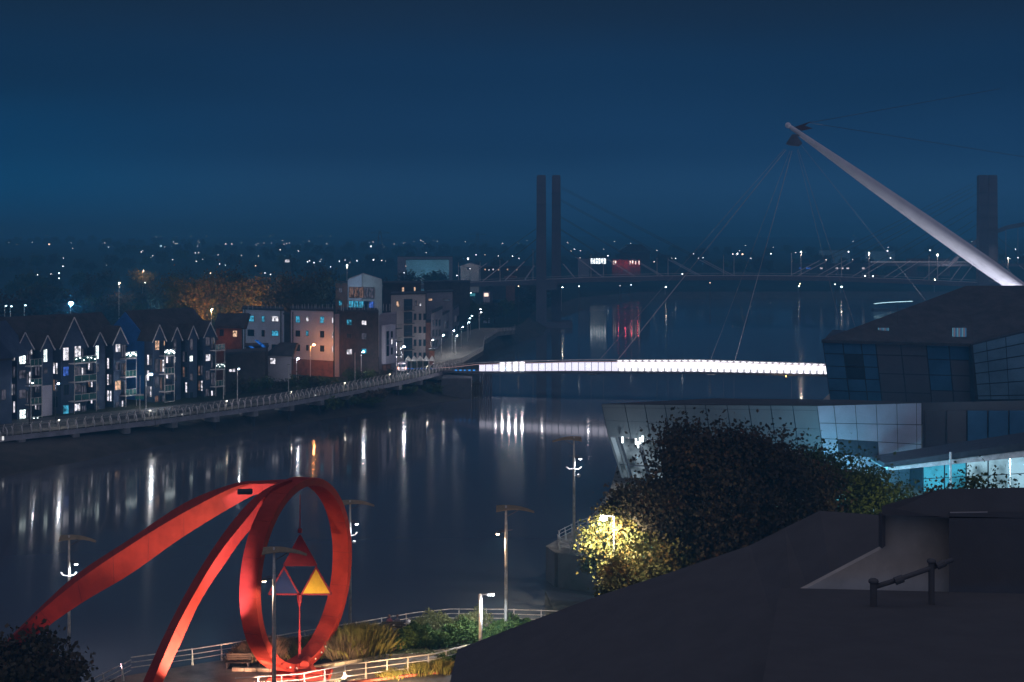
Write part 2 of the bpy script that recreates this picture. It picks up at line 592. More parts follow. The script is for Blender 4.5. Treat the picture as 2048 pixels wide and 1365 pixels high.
# ------------------------------------------------------------------ trees
def leaf_cloud(lobes, n, size, seed, hollow=0.55, card=1.0):
    """n leaf faces spread through ellipsoid lobes [(cx,cy,cz,rx,ry,rz)]"""
    rs = np.random.RandomState(seed)
    lob = np.array(lobes, float)
    vol = lob[:, 3] * lob[:, 4] * lob[:, 5]
    idx = rs.choice(len(lob), n, p=vol / vol.sum())
    d = rs.normal(size=(n, 3)); d /= np.linalg.norm(d, axis=1)[:, None]
    r = (hollow + (1 - hollow) * rs.rand(n)) * (1 + 0.17 * rs.normal(size=n))
    # clumps: pull leaves towards random clump directions
    k = max(12, n // 60)
    cd = rs.normal(size=(k, 3)); cd /= np.linalg.norm(cd, axis=1)[:, None]
    pick = rs.randint(0, k, n)
    d = d * 0.34 + cd[pick] * 0.80 * (0.75 + 0.5 * rs.rand(n))[:, None]
    c = lob[idx, :3] + d * r[:, None] * lob[idx, 3:]
    a = rs.normal(size=(n, 3)); a /= np.linalg.norm(a, axis=1)[:, None]
    u = np.cross(a, rs.normal(size=(n, 3))); u /= np.linalg.norm(u, axis=1)[:, None]
    w = np.cross(a, u)
    s = size * (0.6 + 0.8 * rs.rand(n))[:, None]
    v = np.stack([c - u * s * .5, c + w * s * .42, c + u * s * .62, c - w * s * .42], 1).reshape(-1, 3)
    f = np.arange(n * 4, dtype=np.int32).reshape(-1, 4)
    return v, f


def np_mesh(name, v, f, m):
    me = bpy.data.meshes.new(name)
    me.vertices.add(len(v)); me.vertices.foreach_set('co', np.asarray(v, np.float32).ravel())
    nf, k = f.shape
    me.loops.add(nf * k); me.loops.foreach_set('vertex_index', f.ravel())
    me.polygons.add(nf)
    me.polygons.foreach_set('loop_start', np.arange(0, nf * k, k, dtype=np.int32))
    me.polygons.foreach_set('loop_total', np.full(nf, k, dtype=np.int32))
    me.update(calc_edges=True)
    me.materials.append(m)
    return me


def obj(name, me, parent=None, loc=None):
    o = bpy.data.objects.new(name, me)
    COL.objects.link(o)
    o.parent = parent
    if loc is not None: o.location = loc
    return o


def tree_parts(root, h, w, nleaf, lsize, m, seed, trunk_h=0.3, nlobes=7, hollow=.55, limbs=6):
    rs = random.Random(seed)
    lobes = [(0, 0, h * .66, w * .36, w * .36, h * .30)]
    for i in range(nlobes):
        a = 2 * math.pi * i / nlobes + rs.uniform(-.4, .4)
        zz = h * (trunk_h + .12 + (.74 - trunk_h) * ((i * 0.618) % 1.0))
        rr = w * (.30 if zz < h * .7 else .17)
        s = w * rs.uniform(.15, .25)
        lobes.append((math.cos(a) * rr, math.sin(a) * rr, zz, s, s, s * rs.uniform(.7, 1.05)))
    v, f = leaf_cloud(lobes, nleaf, lsize, seed, hollow)
    crown = obj('crown', np_mesh('crown', v, f, m), root)
    t = MB()
    r0 = h * .022
    t.tube([(0, 0, -0.3), (0.04 * h * .3, 0, h * .25), (0, .02 * h, h * .5), (0, 0, h * .8)], [r0, r0 * .8, r0 * .55, r0 * .15], 7)
    for i in range(limbs):
        a = 2 * math.pi * i / limbs + rs.uniform(-.5, .5)
        z0 = h * rs.uniform(trunk_h, .55)
        L = lobes[1 + i % nlobes]
        t.tube([(0, 0, z0), (L[0] * .5, L[1] * .5, (z0 + L[2]) / 2 - .02 * h), (L[0], L[1], L[2])], [r0 * .45, r0 * .3, r0 * .1], 5)
    t_o = obj('trunk', t.mesh('trunk', M['bark'], smooth=True), root)
    return root


PROTO = {}
PROTO_CH = {}


def proto_tree(key, h, w, n, ls, m, seed, **k):
    r = bpy.data.objects.new('tree', None)
    tree_parts(r, h, w, n, ls, m, seed, **k)
    PROTO_CH[key] = list([c_ for c_ in bpy.data.objects if c_.parent == r])
    for ch in [c_ for c_ in bpy.data.objects if c_.parent == r]:
        COL.objects.unlink(ch)
    PROTO[key] = (r, h)
    return r


def far_tree(key, x, y, z, h, label, group, rz=None, wide=1.0, name='broadleaf_tree'):
    r, h0 = PROTO[key]
    s = h / h0
    c = r.copy(); COL.objects.link(c)
    c.name = name
    c.location = (x, y, z); c.rotation_euler.z = rnd.uniform(0, 6.28) if rz is None else rz
    c.scale = (s * wide, s * wide, s)
    for ch in PROTO_CH[key]:
        k = ch.copy(); COL.objects.link(k); k.parent = c
    tag(c, label, 'tree', group)
    return c


far_kinds = [('f%d' % i, m) for i, m in enumerate(['leaf_dark', 'leaf_dark', 'leaf_rust', 'leaf_green'])]
for i, (k, m) in enumerate(far_kinds):
    proto_tree(k, 14, 13, 1300, 0.75, M[m], 40 + i)
for i in range(3):
    proto_tree('m%d' % i, 18, 15, 5200, 0.42, M[['leaf_rust', 'leaf_autumn', 'leaf_dark'][i]], 80 + i, nlobes=9, hollow=.3)


def zone(px):
    for lim, t_ in ((140, ', above the left flats'), (330, ', above the blue gable'), (500, ', above the amber lit trees'), (700, ', above the pale blocks'), (900, ', above the teal warehouse'),
                    (1070, ', left of the twin towers'), (1240, ', near the white lit showroom'), (1420, ', by the hall with red light'), (1650, ', behind the hanging cables'), (1850, ', above the cyan light trail')):
        if px < lim:
            return t_
    return ', by the right tower'


def scatter_trees(n, px0, px1, d0, d1, htop, label, group, keys=('f0', 'f1', 'f2', 'f3')):
    for i in range(n):
        px = px0 + (px1 - px0) * (i + rnd.random()) / n
        d = rnd.uniform(d0, d1)
        z = ground_z(d) - 0.6
        h = htop * rnd.uniform(.75, 1.15)
        k_ = rnd.choice(keys)
        far_tree(k_, X(px, d), d, z, h, {'f0': 'dark', 'f1': 'dusky', 'f2': 'brownish', 'f3': 'greenish'}[k_] + ' ' + label + zone(px), group, wide=rnd.uniform(.9, 1.3))


scatter_trees(22, -30, 690, 400, 480, 15, 'tree in the belt behind the riverside flats', 'trees in the belt behind the riverside flats')
scatter_trees(26, -40, 900, 560, 760, 15, 'tree in the park beyond the flats', 'trees in the park beyond the flats')
scatter_trees(30, -40, 1000, 850, 1150, 14, 'hazy tree on the far town slope', 'trees among the lights of the far town')
scatter_trees(34, 200, 1050, 1250, 1600, 15, 'hazy tree on the wooded skyline', 'trees on the wooded skyline')
scatter_trees(22, -40, 420, 1700, 2400, 17, 'hazy tree on the far left hill', 'trees on the hill at the far left')
scatter_trees(34, 1110, 2080, 900, 1060, 12, 'tree on the far bank beyond the cable bridge', 'trees on the far bank beyond the cable bridge')
scatter_trees(24, 1290, 2080, 1200, 1500, 13, 'hazy tree on the right hand skyline', 'trees on the skyline right of the twin towers')
scatter_trees(8, 1010, 1110, 620, 760, 9, 'tree on the bank under the cable bridge', 'trees on the left bank under the cable bridge', ('f0', 'f1'))

for i, (px, d, h, k, lab) in enumerate([
    (372, 372, 22, 'm1', 'tall amber lit tree left of the others behind the flats'),
    (412, 382, 23, 'm1', 'tall amber lit tree behind the brick house roof'),
    (455, 392, 24, 'm0', 'tall amber lit tree rising behind the left pale block'),
    (500, 380, 22, 'm1', 'orange lit tree over the left pale block'),
    (345, 402, 21, 'm0', 'dim brown tree at the left end of the amber lit trees'),
    (585, 365, 23, 'm2', 'broad unlit dark tree above the gap between the pale blocks'),
    (630, 372, 24, 'm2', 'broad unlit dark tree above the middle pale block'),
    (240, 400, 17, 'm0', 'small tree with a pale lit top behind the blue gable'),
    (300, 385, 13, 'm2', 'cyan lit tree beside the roof ridge left of the amber trees'),
    (90, 470, 17, 'm2', 'dark round tree left of the bright cyan floodlight'),
    (175, 470, 17, 'm2', 'dark round tree right of the bright cyan floodlight'),
    (755, 560, 13, 'm2', 'green lit conifer shaped tree behind the gabled glass tower')]):
    far_tree(k, X(px, d), d, 4, h, lab, None, wide=1.0)


# ------------------------------------------------------------------ lamps
def street_lamp(px, py, d, zbase, label, group, g='g_white', arm=(1.2, 0), power=0, r=0.16, col=(0.9, 0.95, 1.0), pole='steel', spot=False, name='street_lamp'):
    head = P(px, py, d)
    base = Vector((head.x - arm[0], head.y - arm[1], zbase))
    t = thing(name, base, label, 'street lamp', group)
    MB().tube([base, (base.x, base.y, head.z - .3), (base.x + arm[0] * .4, base.y + arm[1] * .4, head.z + .05), (head.x, head.y, head.z + .12)],
              [.1, .07, .05, .04], 6).build('pole', M[pole], t)
    MB().bar((head.x - .35, head.y, head.z + .14), (head.x + .35, head.y, head.z + .14), .3, .1).build('lamp_head', M['steel_dk'], t)
    MB().ball((head.x, head.y, head.z), r, 8, 5, .6).build('bulb', M[g], t, smooth=True)
    if power:
        if spot:
            light('lamp_light', 'SPOT', head - Vector((0, 0, .35)), power * .5, col, t, .1, head - Vector((0, 0, 5)), 130, .8)
        else:
            light('lamp_light', 'POINT', head - Vector((0, 0, .4)), power, col, t, .1)
    return t


far_lamp_proto = {}


def far_lamp(px, py, c='far_white', s=1.0, label='tiny light of the far town', group='far town lights'):
    if py < 484: d = rnd.uniform(4200, 5200)
    elif py < 500: d = rnd.uniform(1800, 2300)
    elif py < 520: d = rnd.uniform(1050, 1150)
    elif py < 536: d = rnd.uniform(760, 830)
    elif py < 560: d = rnd.uniform(600, 640)
    else: d = rnd.uniform(500, 540)
    p = P(px, py, d)
    gz = min(ground_z(d), p.z - 5)
    k = d / FPX
    key = (c, int(s * 4), int(p.z - gz), int(d / 300))
    if key not in far_lamp_proto:
        hh = p.z - gz
        b1 = MB().tube([(0, 0, 0), (0, 0, hh)], [.14, .09], 5).mesh('pole', M['steel_dk'])
        b2 = MB().ball((0, 0, hh), k * .92 * s, 6, 4).mesh('bulb', M[c], smooth=True)
        far_lamp_proto[key] = (b1, b2)
    t = thing('street_lamp', (p.x, p.y, gz), label, 'street lamp', group)
    obj('pole', far_lamp_proto[key][0], t)
    obj('bulb', far_lamp_proto[key][1], t)
    return t


L1 = 'small white street light in the dark town beyond the left flats'
for px, py, s in [(26, 487, .7), (34, 489, .5), (41, 475, .5), (44, 474, .6), (64, 485, .6), (142, 486, .7), (157, 495, .9), (169, 487, .5),
                  (190, 476, .6), (195, 477, .7), (211, 474, .7), (203, 487, .8), (208, 486, .8), (217, 495, .9), (228, 487, .9), (236, 487, .6), (243, 487, .6),
                  (281, 497, 1.1), (286, 502, .5), (312, 474, 1.0), (322, 474, .9), (126, 533, .9), (75, 550, .8), (102, 546, .8),
                  (118, 547, 1.3), (118, 557, 1.1), (421, 547, 1.1), (410, 545, .7), (439, 530, .9), (451, 531, .7), (290, 566, .9), (511, 532, .8)]:
    far_lamp(px, py, 'far_white' if rnd.random() < .75 else 'far_warm', s, L1, 'street lights beyond the left flats')
far_lamp(322, 493, 'far_cyan', 1.6, 'brighter left one of two blue white lights on the wooded slope')
far_lamp(343, 495, 'far_cyan', 2.0, 'brightest blue white light on the wooded slope above the amber trees')
far_lamp(98, 489, 'far_warm', 2.0, 'warm light glowing in a tree on the left hill')
L2 = 'pinprick light on the horizon above the tree line'
for px, py in [(485, 472), (508, 474), (555, 476), (560, 476), (578, 475), (592, 472), (609, 472), (640, 473), (662, 472), (668, 472), (693, 473), (699, 473),
               (705, 474), (722, 476), (729, 474), (734, 472), (716, 478), (778, 474), (797, 474), (836, 475), (366, 471), (372, 476), (395, 475), (412, 472), (445, 473), (470, 476),
               (484, 478), (382, 477), (404, 477), (430, 475), (455, 471), (1405, 469), (1425, 465), (1402, 478), (1392, 478), (1800, 474), (1803, 478)]:
    far_lamp(px, py, rnd.choice(['far_white', 'far_warm', 'far_white']), rnd.uniform(.45, .8), L2, 'pinprick lights on the horizon')
for px, py, s, lab in [(715, 494, 1.7, 'leftmost of three bright white lights on the skyline trees'), (742, 493, 1.8, 'middle of three bright white lights on the skyline trees'),
                       (769, 495, 1.3, 'rightmost of three bright white lights on the skyline trees'), (936, 518, 2.0, 'bright white light over the gabled shed left of the twin towers')]:
    far_lamp(px, py, 'far_white', s, lab)
L3 = 'small street light among the far roofs left of the twin towers'
for px, py, s in [(513, 499, .7), (547, 499, .6), (564, 517, .8), (615, 524, 1), (619, 522, .8), (628, 526, 1), (629, 531, 1), (541, 549, .8), (642, 555, .7), (661, 534, .8), (679, 523, .7),
                  (690, 520, .7), (714, 522, .9), (747, 520, 1.2), (952, 510, .8), (970, 510, .6), (996, 512, 1), (1025, 513, 1.2), (1038, 517, .7), (914, 550, .9), (1037, 573, 1.0),
                  (812, 532, .8), (808, 545, .7), (940, 538, .6), (960, 539, .6), (978, 540, .5), (530, 546, .8), (590, 498, .5), (640, 523, .9)]:
    far_lamp(px, py, 'far_white' if rnd.random() < .7 else 'far_warm', s, L3, 'street lights among the far roofs')
L4 = 'small street light on the far bank right of the twin towers'
for px, py, s in [(1149, 499, .9), (1142, 503, .7), (1176, 511, .8), (1176, 518, 1), (1216, 511, 1), (1344, 517, 1.2), (1351, 517, 1), (1383, 517, .8), (1387, 508, .7), (1397, 516, .7),
                  (1406, 516, .7), (1475, 508, 1.5), (1485, 509, 1.5), (1542, 508, 1.2), (1502, 517, .7), (1697, 504, 1.4), (1775, 502, 1.4), (1781, 514, 1.1), (1860, 501, 1.5), (2031, 499, 1.2),
                  (2036, 515, 1.1), (1262, 570, .9), (1158, 573, 1.1), (1600, 568, 1.3), (1240, 572, .6), (1420, 566, .8), (1670, 570, 1)]:
    far_lamp(px, py, 'far_white' if rnd.random() < .7 else 'far_warm', s, L4, 'street lights on the far bank')

b = MB()
for _ in range(230):
    px = rnd.choice([rnd.uniform(300, 900), rnd.uniform(0, 1060), rnd.uniform(1130, 2048)])
    py = rnd.choice([rnd.gauss(475, 2.5), rnd.gauss(482, 5), rnd.uniform(486, 535)])
    d = 4600 if py < 481 else (1700 if py < 500 else 1000)
    b.ball(P(px, py, d), d / FPX * rnd.uniform(.35, .75), 4, 3)
tag(b.build('distant_town_lights', glow('distant_lights', (.95, .88, .85), 9, 'NONE'), fix=False), kind='stuff')
# bright cyan floodlight and its lit surroundings behind the flats
t = street_lamp(142, 607, 330, 4, 'dazzling cyan white floodlight on a mast above the flats roof', None, 'g_cyan', (0.1, 0), 9000, .55, (.25, .7, 1.0), name='floodlight')
tag(t, cat='floodlight')
for px, py, lab in [(12, 612, 'leftmost small cyan lamp above the flats roof'), (23, 613, 'second small cyan lamp above the flats roof'), (51, 611, 'small cyan lamp nearer the floodlight')]:
    t = street_lamp(px, py, 340, 4, lab, None, 'far_cyan', (.3, 0), 0, .22)
t = street_lamp(306, 620, 392, 4, 'hidden cyan lamp lighting the tree by the roof ridge', None, 'far_cyan', (.3, 0), 2500, .2, (.2, .65, 1.0))
# the amber lamps that light the tall trees
for px, py, d, pw, lab in [(425, 618, 362, 6500, 'amber lamp low among the lit trees, left'), (500, 615, 366, 5200, 'amber lamp low among the lit trees, behind the pale block')]:
    street_lamp(px, py, d, 4, lab, None, 'far_warm', (.3, 0), pw, .2, (1.0, .45, .14))
street_lamp(240, 566, 396, 4, 'pale lamp shining in the small tree behind the blue gable', None, 'far_warm', (.3, 0), 900, .15, (1.0, .8, .6))
street_lamp(287, 541, 560, 4, 'warm lamp lighting a tree top beyond the flats', None, 'far_warm', (.3, 0), 1800, .2, (1.0, .7, .4))
far_tree('m1', X(288, 565), 565, 4, 20, 'gold lit tree top standing alone beyond the flats', None)


# ------------------------------------------------------------------ buildings with pixel-mapped facades
class Facade:
    """vertical wall plane from A to B (xy), with windows given by photograph pixels"""
    def __init__(s, A, B):
        s.A, s.B = Vector(A), Vector(B)
        s.t = (s.B - s.A).normalized()
        s.n = Vector((s.t.y, -s.t.x))            # towards the camera side
        s.L = (s.B - s.A).length

    def s_of(s, px):
        k = (px - CX) / FPX
        return (k * s.A.y - s.A.x) / (s.t.x - k * s.t.y)

    def d_of(s, px):
        return s.A.y + s.t.y * s.s_of(px)

    def z_of(s, px, py):
        return CAM_H - (py - HOR) * s.d_of(px) / FPX

    def pt(s, u, z, out=0.0):
        q = s.A + s.t * u + s.n * out
        return Vector((q.x, q.y, z))

    def slab(s, b, u0, u1, z0, z1, o0, o1):
        """box on the wall between outward offsets o0<o1"""
        c = []
        for z in (z0, z1):
            c += [s.pt(u0, z, o1), s.pt(u1, z, o1), s.pt(u1, z, o0), s.pt(u0, z, o0)]
        return b.hexa(c)

    def window(s, parent, px0, py0, px1, py1, pane='glass', mull=1, bar=0.07, frame='frame_dk', sill=False):
        u0, u1 = s.s_of(px0), s.s_of(px1)
        d = s.d_of((px0 + px1) / 2)
        z1, z0 = CAM_H - (py0 - HOR) * d / FPX, CAM_H - (py1 - HOR) * d / FPX
        return s.window_uz(parent, u0, u1, z0, z1, pane, mull, bar, frame)

    def window_uz(s, parent, u0, u1, z0, z1, pane='glass', mull=1, bar=0.07, frame='frame_dk', out=0.0, trans=0):
        b = MB()
        s.slab(b, u0 - bar, u0, z0 - bar, z1 + bar, out, out + .08)
        s.slab(b, u1, u1 + bar, z0 - bar, z1 + bar, out, out + .08)
        s.slab(b, u0, u1, z1, z1 + bar, out, out + .078)
        s.slab(b, u0, u1, z0 - bar, z0, out, out + .12)
        for k in range(mull):
            um = u0 + (u1 - u0) * (k + 1) / (mull + 1)
            s.slab(b, um - bar * .4, um + bar * .4, z0, z1, out, out + .07)
        for k in range(trans):
            zm = z0 + (z1 - z0) * (k + 1) / (trans + 1)
            s.slab(b, u0, u1, zm - bar * .35, zm + bar * .35, out, out + .065)
        fr = b.build('window', M[frame], parent, fix=False)
        p = MB()
        s.slab(p, u0, u1, z0, z1, out + .004, out + .03)
        p.build('pane', M[pane], fr, fix=False)
        return fr


def skew(b, f, u0, u1, z0, z1, out, bk):
    c = []
    for z in (z0, z1):
        p, q = f.pt(u0, z, out), f.pt(u1, z, out)
        c += [p, q, q + bk, p + bk]
    return b.hexa(c)


def block(name, label, cat, A, B, depth, z0, z1, wall, roofm='roofdk', parapet=0.35, group=None, coping='trim'):
    f = Facade(A, B)
    mid = (f.A + f.B) / 2
    t = thing(name, (mid.x, mid.y, z0), label, cat, group)
    bk = Vector((mid.x, mid.y, 0)).normalized() * depth
    b = MB(); skew(b, f, 0, f.L, z0, z1, 0, bk)
    b.build('wall', M[wall], t)
    b = MB(); skew(b, f, -.2, f.L + .2, z1, z1 + parapet, .2, bk * 1.02)
    b.build('roof', M[roofm], t)
    return t, f


W, Wm, C, Bl, Dm, Dw, G = 'lit_white', 'lit_warm', 'lit_cyan', 'lit_blue', 'lit_dim', 'lit_dimwarm', 'glass'

# left pale block
t, f = block('apartment_block', 'pale rendered block of flats behind the slate blue flats, under the amber trees', 'apartment building',
             (X(486, 329), 329), (X(568, 322), 322), 12, 4, CAM_H - (621 - HOR) * 325 / FPX, 'render', parapet=.4)
for w in [(496, 632, 508, 643, C), (524, 633, 529, 644, C), (544, 633, 557, 643, W), (496, 660, 508, 672, G), (524, 661, 529, 673, G), (544, 662, 557, 672, C), (544, 690, 557, 700, G)]:
    f.window(t, *w)
for px in (490, 562):
    b = MB(); u = f.s_of(px); f.slab(b, u - .12, u + .12, 5, 18.2, 0, .15); b.build('downpipe', M['steel_dk'], t)
left_block = t

t2_, f_ = block('gap_infill', 'dark infill standing in for the shaded gap between the two pale blocks', 'building', (X(568.5, 321.5), 321.5), (X(581, 320.5), 320.5), 8, 4, 17.4, 'brown')  # dark infill added where there is only a shaded gap
# middle pale block, its orange wash comes from the street lamp
t, f = block('apartment_block', 'pale block of flats washed orange by a street lamp', 'apartment building',
             (X(582, 318), 318), (X(667, 312), 312), 13, 4, CAM_H - (622 - HOR) * 315 / FPX, 'render', parapet=.4)
for w in [(592, 633, 600, 645, C), (613, 634, 617, 643, W), (641, 634, 648, 646, C), (592, 662, 600, 673, G), (613, 662, 617, 672, C), (641, 663, 648, 675, G),
          (592, 690, 600, 702, G), (613, 691, 617, 701, G), (641, 692, 648, 703, G), (641, 728, 648, 740, G), (614, 727, 618, 738, G)]:
    f.window(t, *w)
b = MB(); u = f.s_of(586); f.slab(b, u - .12, u + .12, 5, 18.2, 0, .15); b.build('downpipe', M['steel_dk'], t)
b = MB(); f.slab(b, 0, f.L, 4, CAM_H - (720 - HOR) * 315 / FPX, .002, .12); b.build('brick_plinth', M['brick'], t)
# return wall with the tall lit stair window
b = MB(); f.slab(b, f.L + .05, f.L + 1.3, 4, 18, -2, -.3); b.build('stair_wall', M['render3'], t)
for y0, y1 in ((636, 647), (664, 676), (693, 704), (728, 738)):
    f.window(t, 664.6, y0, 666.6, y1, W, 0, .04)
mid_block = t
street_lamp(628, 690, 308.5, 4, 'orange sodium street lamp in front of the pale flats', None, 'g_orange', (.8, 0), 120, .22, (1.0, .33, .08))

# dark brick block
t, f = block('apartment_block', 'dark brick block of flats right of the orange lit flats', 'apartment building',
             (X(678, 312), 312), (X(757, 306), 306), 13, 4, CAM_H - (625 - HOR) * 308 / FPX, 'brown', parapet=.4)
for w in [(694, 640, 703, 650, C), (724, 642, 733, 650, W), (694, 668, 703, 676, G), (724, 667, 733, 679, Dm), (694, 699, 704, 709, W), (724, 698, 733, 708, C)]:
    f.window(t, *w)
f2 = Facade((X(757.5, 306), 306), (X(792, 314), 314))
b = MB(); skew(b, f2, .1, f2.L, 4, CAM_H - (631 - HOR) * 308 / FPX, 0, Vector((-.6, 10, 0))); b.build('side_wing', M['render3'], t)
b = MB(); f2.slab(b, f2.s_of(763), f2.s_of(783), CAM_H - (728 - HOR) * 308 / FPX, CAM_H - (651 - HOR) * 308 / FPX, .02, 1.0); b.build('bay', M['render'], t)
for y0, y1 in ((663, 690), (692, 712)):
    fr = f2.window_uz(t, f2.s_of(765), f2.s_of(769), CAM_H - (y1 - HOR) * .11, CAM_H - (y0 - HOR) * .11, G, 0, .05, out=1.0)
for y0, y1, m in ((664, 676, G), (680, 690, W), (697, 710, G)):
    f2.window_uz(t, f2.s_of(774), f2.s_of(776.5), CAM_H - (y1 - HOR) * .11, CAM_H - (y0 - HOR) * .11, m, 0, .05, out=1.0)
b = MB(); f2.slab(b, f2.s_of(764), f2.s_of(775), 4, CAM_H - (731 - HOR) * 308 / FPX, .02, .9); b.build('door', M['brick'], t)
for k in range(3):
    z = CAM_H - (660 + 27 * k - HOR) * .11
    b = MB(); f2.slab(b, f2.s_of(783.5), f2.s_of(792), z - .1, z + .08, .02, 1.6)
    for q in range(5):
        u = f2.s_of(783.7) + q * (f2.s_of(791.8) - f2.s_of(783.7)) / 4
        b.bar(f2.pt(u, z, 1.5), f2.pt(u, z + 1, 1.5), .05)
    b.bar(f2.pt(f2.s_of(783.7), z + 1, 1.5), f2.pt(f2.s_of(792), z + 1, 1.5), .06)
    b.build('balcony', M['steel_dk'], t)
for px in (700.5, 730, 757, 790, 712, 746):
    pass
# roof stubs: vents and guard posts on the three flat roofs
for root, xs_, d in ((left_block, range(498, 568, 9), 324), (mid_block, range(586, 668, 6), 315), (t, range(682, 790, 6), 308)):
    src = None
    for px in xs_:
        z = wloc(root).z
        p = Vector((X(px + rnd.uniform(-2, 2), d + 3), d + 3, CAM_H - (619.5 - HOR) * d / FPX + rnd.uniform(0, .3)))
        if src is None:
            me = MB().tube([(0, 0, -0.6), (0, 0, .9)], .05, 5).mesh('roof_post', M['trim'])
        src = obj('roof_post', me, root, p - wloc(root))
dark_block = t

# brick house between the flats, low pale lodge
t, f = block('brick_house', 'low brick house with one lit window between the slate blue flats and the pale block', 'house',
             (X(432, 300), 300), (X(484, 300), 300), 9, 4, CAM_H - (655 - HOR) * 300 / FPX, 'brick')
f.window(t, 466, 662, 474, 674, 'lit_warm', 0); f.window(t, 440, 660, 447, 672, G)
MB().prism([f.pt(-.5, 15.6, .4), f.pt(f.L + .5, 15.6, .4), f.pt(f.L + .5, 18.6, -4.5), f.pt(-.5, 18.6, -4.5)], (0, 3, -.4)).build('pitched_roof', M['roofdk'], t)
light('porch_light', 'POINT', f.pt(f.s_of(455), 13.5, 2.5), 60, (1, .35, .15), t, .1)
t, f = block('lodge', 'small pale lodge with a lit window below the left pale block', 'house',
             (X(534, 303), 303), (X(583, 300), 300), 7, 4, CAM_H - (712 - HOR) * 302 / FPX, 'render', parapet=.2)
f.window(t, 541, 717, 551, 728, W)
MB().prism([f.pt(-.6, 9.6, .5), f.pt(f.L + .6, 9.6, .5), f.pt(f.L - 1, 12.2, -3.5), f.pt(1, 12.2, -3.5)], (0, 2, -.3)).build('pitched_roof', M['roofdk'], t)
t, f = block('garage_block', 'dark flat roofed garages with two tiny lit panes behind the walkway', 'garage', (X(448, 281), 281), (X(530, 287), 287), 8, 4, 11.5, 'brown')
f.window(t, 458, 739, 463, 744, W, 0); f.window(t, 465, 738, 470, 744, W, 0)
t, f = block('site_shed', 'dark shed with blue lit pitched skylights below the left pale block', 'shed', (X(492, 296), 296), (X(536, 296), 296), 8, 4, 11.8, 'brown')
for k, (px, py) in enumerate(((520, 690), (508, 702))):
    q = P(px, py, 295)
    MB().prism([q + Vector((-1.1, 0, .9)), q + Vector((-.5, 0, .9)), q + Vector((1.2, 0, -.5)), q + Vector((.7, 0, -.7))], (0, .3, .1)).build('skylight', lit_room('skylight_blue', (.03, .2, .8), .7), t)

# gabled glass tower, teal and violet
f = Facade((X(697, 372), 372), (X(764, 366), 366))
mid = (f.A + f.B) / 2
t = thing('gabled_apartment_tower', (mid.x, mid.y, 4), 'gabled tower with a tall glazed front, above the dark brick flats', 'apartment building')
zz = lambda px, py: f.z_of(px, py)
MB().prism([f.pt(0, 4), f.pt(f.L, 4), f.pt(f.L, zz(764, 560)), f.pt(f.s_of(727), zz(727, 548)), f.pt(0, zz(697, 559))], Vector((-1.1, 10, 0))).build('wall', M['render2'], t)
b = MB(); b.prism([f.pt(0, 4, .3), f.pt(f.s_of(725), 4, .3), f.pt(f.s_of(725), zz(725, 549), .3), f.pt(0, zz(697, 560), .3)], (0, .28, 0)); b.build('pale_panel', M['render'], t)
for k in range(5):
    f.window_uz(t, f.s_of(700 + k * 10), f.s_of(708.5 + k * 10), zz(725, 596), zz(725, 575), (Dw, Dw, Dw, Dm, Dm)[k], 1, .08, out=.31)
for k in range(5):
    f.window_uz(t, f.s_of(700 + k * 10), f.s_of(708.5 + k * 10), zz(725, 622), zz(725, 603), (C, C, C, G, Bl)[k], 1, .08, out=.31)
t, f = block('brick_annexe', 'teal lit brick wing left of the gabled tower', 'apartment building', (X(671, 372), 372), (X(695, 372), 372), 8, 4, CAM_H - (567 - HOR) * 372 / FPX, 'brick')
f.window(t, 678, 576, 684, 585, Dm); f.window(t, 678, 602, 684, 611, C)

light('wall_lamp', 'POINT', f.pt(3, 22, 9), 700, (.4, .75, 1), t, .3)
# brown topped building and beige building
t, f = block('apartment_block', 'brown upper storey with warm slit windows behind the beige flats', 'apartment building', (X(766, 392), 392), (X(842, 392), 392), 14, 4, CAM_H - (568 - HOR) * 392 / FPX, 'brown')
f.window(t, 804, 575, 808, 588, Wm, 0); f.window(t, 828, 575, 831, 586, Wm, 0)
t, f = block('apartment_block', 'beige rendered flats with recessed balconies at the bend of the promenade', 'apartment building', (X(782, 350), 350), (X(851, 356), 356), 14, 4, CAM_H - (590 - HOR) * 352 / FPX, 'render2')
for w in [(793, 603, 798, 614, Wm), (830, 602, 833, 611, Dm), (839, 607, 842, 612, W), (765.5, 604, 768, 615, W)][:3]:
    f.window(t, *w, 0)
for r_ in range(4):
    for px in (828, 838, 847):
        f.window(t, px, 628 + r_ * 26, px + 4, 640 + r_ * 26, G, 0)
for r_ in range(5):
    y0 = 600 + r_ * 26
    fr = f.window(t, 808, y0 - 1, 824, y0 + 20, G, 1)
    b = MB()
    u0, u1, z = f.s_of(807), f.s_of(825), f.z_of(815, y0 + 21)
    f.slab(b, u0, u1, z - .15, z, .09, 1.1)
    for q in range(8):
        u = u0 + (u1 - u0) * q / 7
        b.bar(f.pt(u, z, 1.05), f.pt(u, z + 1.05, 1.05), .05)
    b.bar(f.pt(u0, z + 1.05, 1.05), f.pt(u1, z + 1.05, 1.05), .07)
    b.build('balcony', M['steel_dk'], t)
t, f = block('orange_wall_block', 'narrow block with a salmon coloured end wall by the promenade', 'apartment building', (X(851.5, 361), 361), (X(861, 361), 361), 10, 4, CAM_H - (646 - HOR) * 361 / FPX, 'brick')
t, f = block('kiosk', 'small salmon coloured kiosk at the start of the promenade', 'kiosk', (X(859, 340), 340), (X(869, 340), 340), 4, 4, CAM_H - (702 - HOR) * 340 / FPX, 'brick')
light('wall_lamp', 'POINT', (X(861, 336), 336, 8), 260, (1, .7, .45), t, .1)
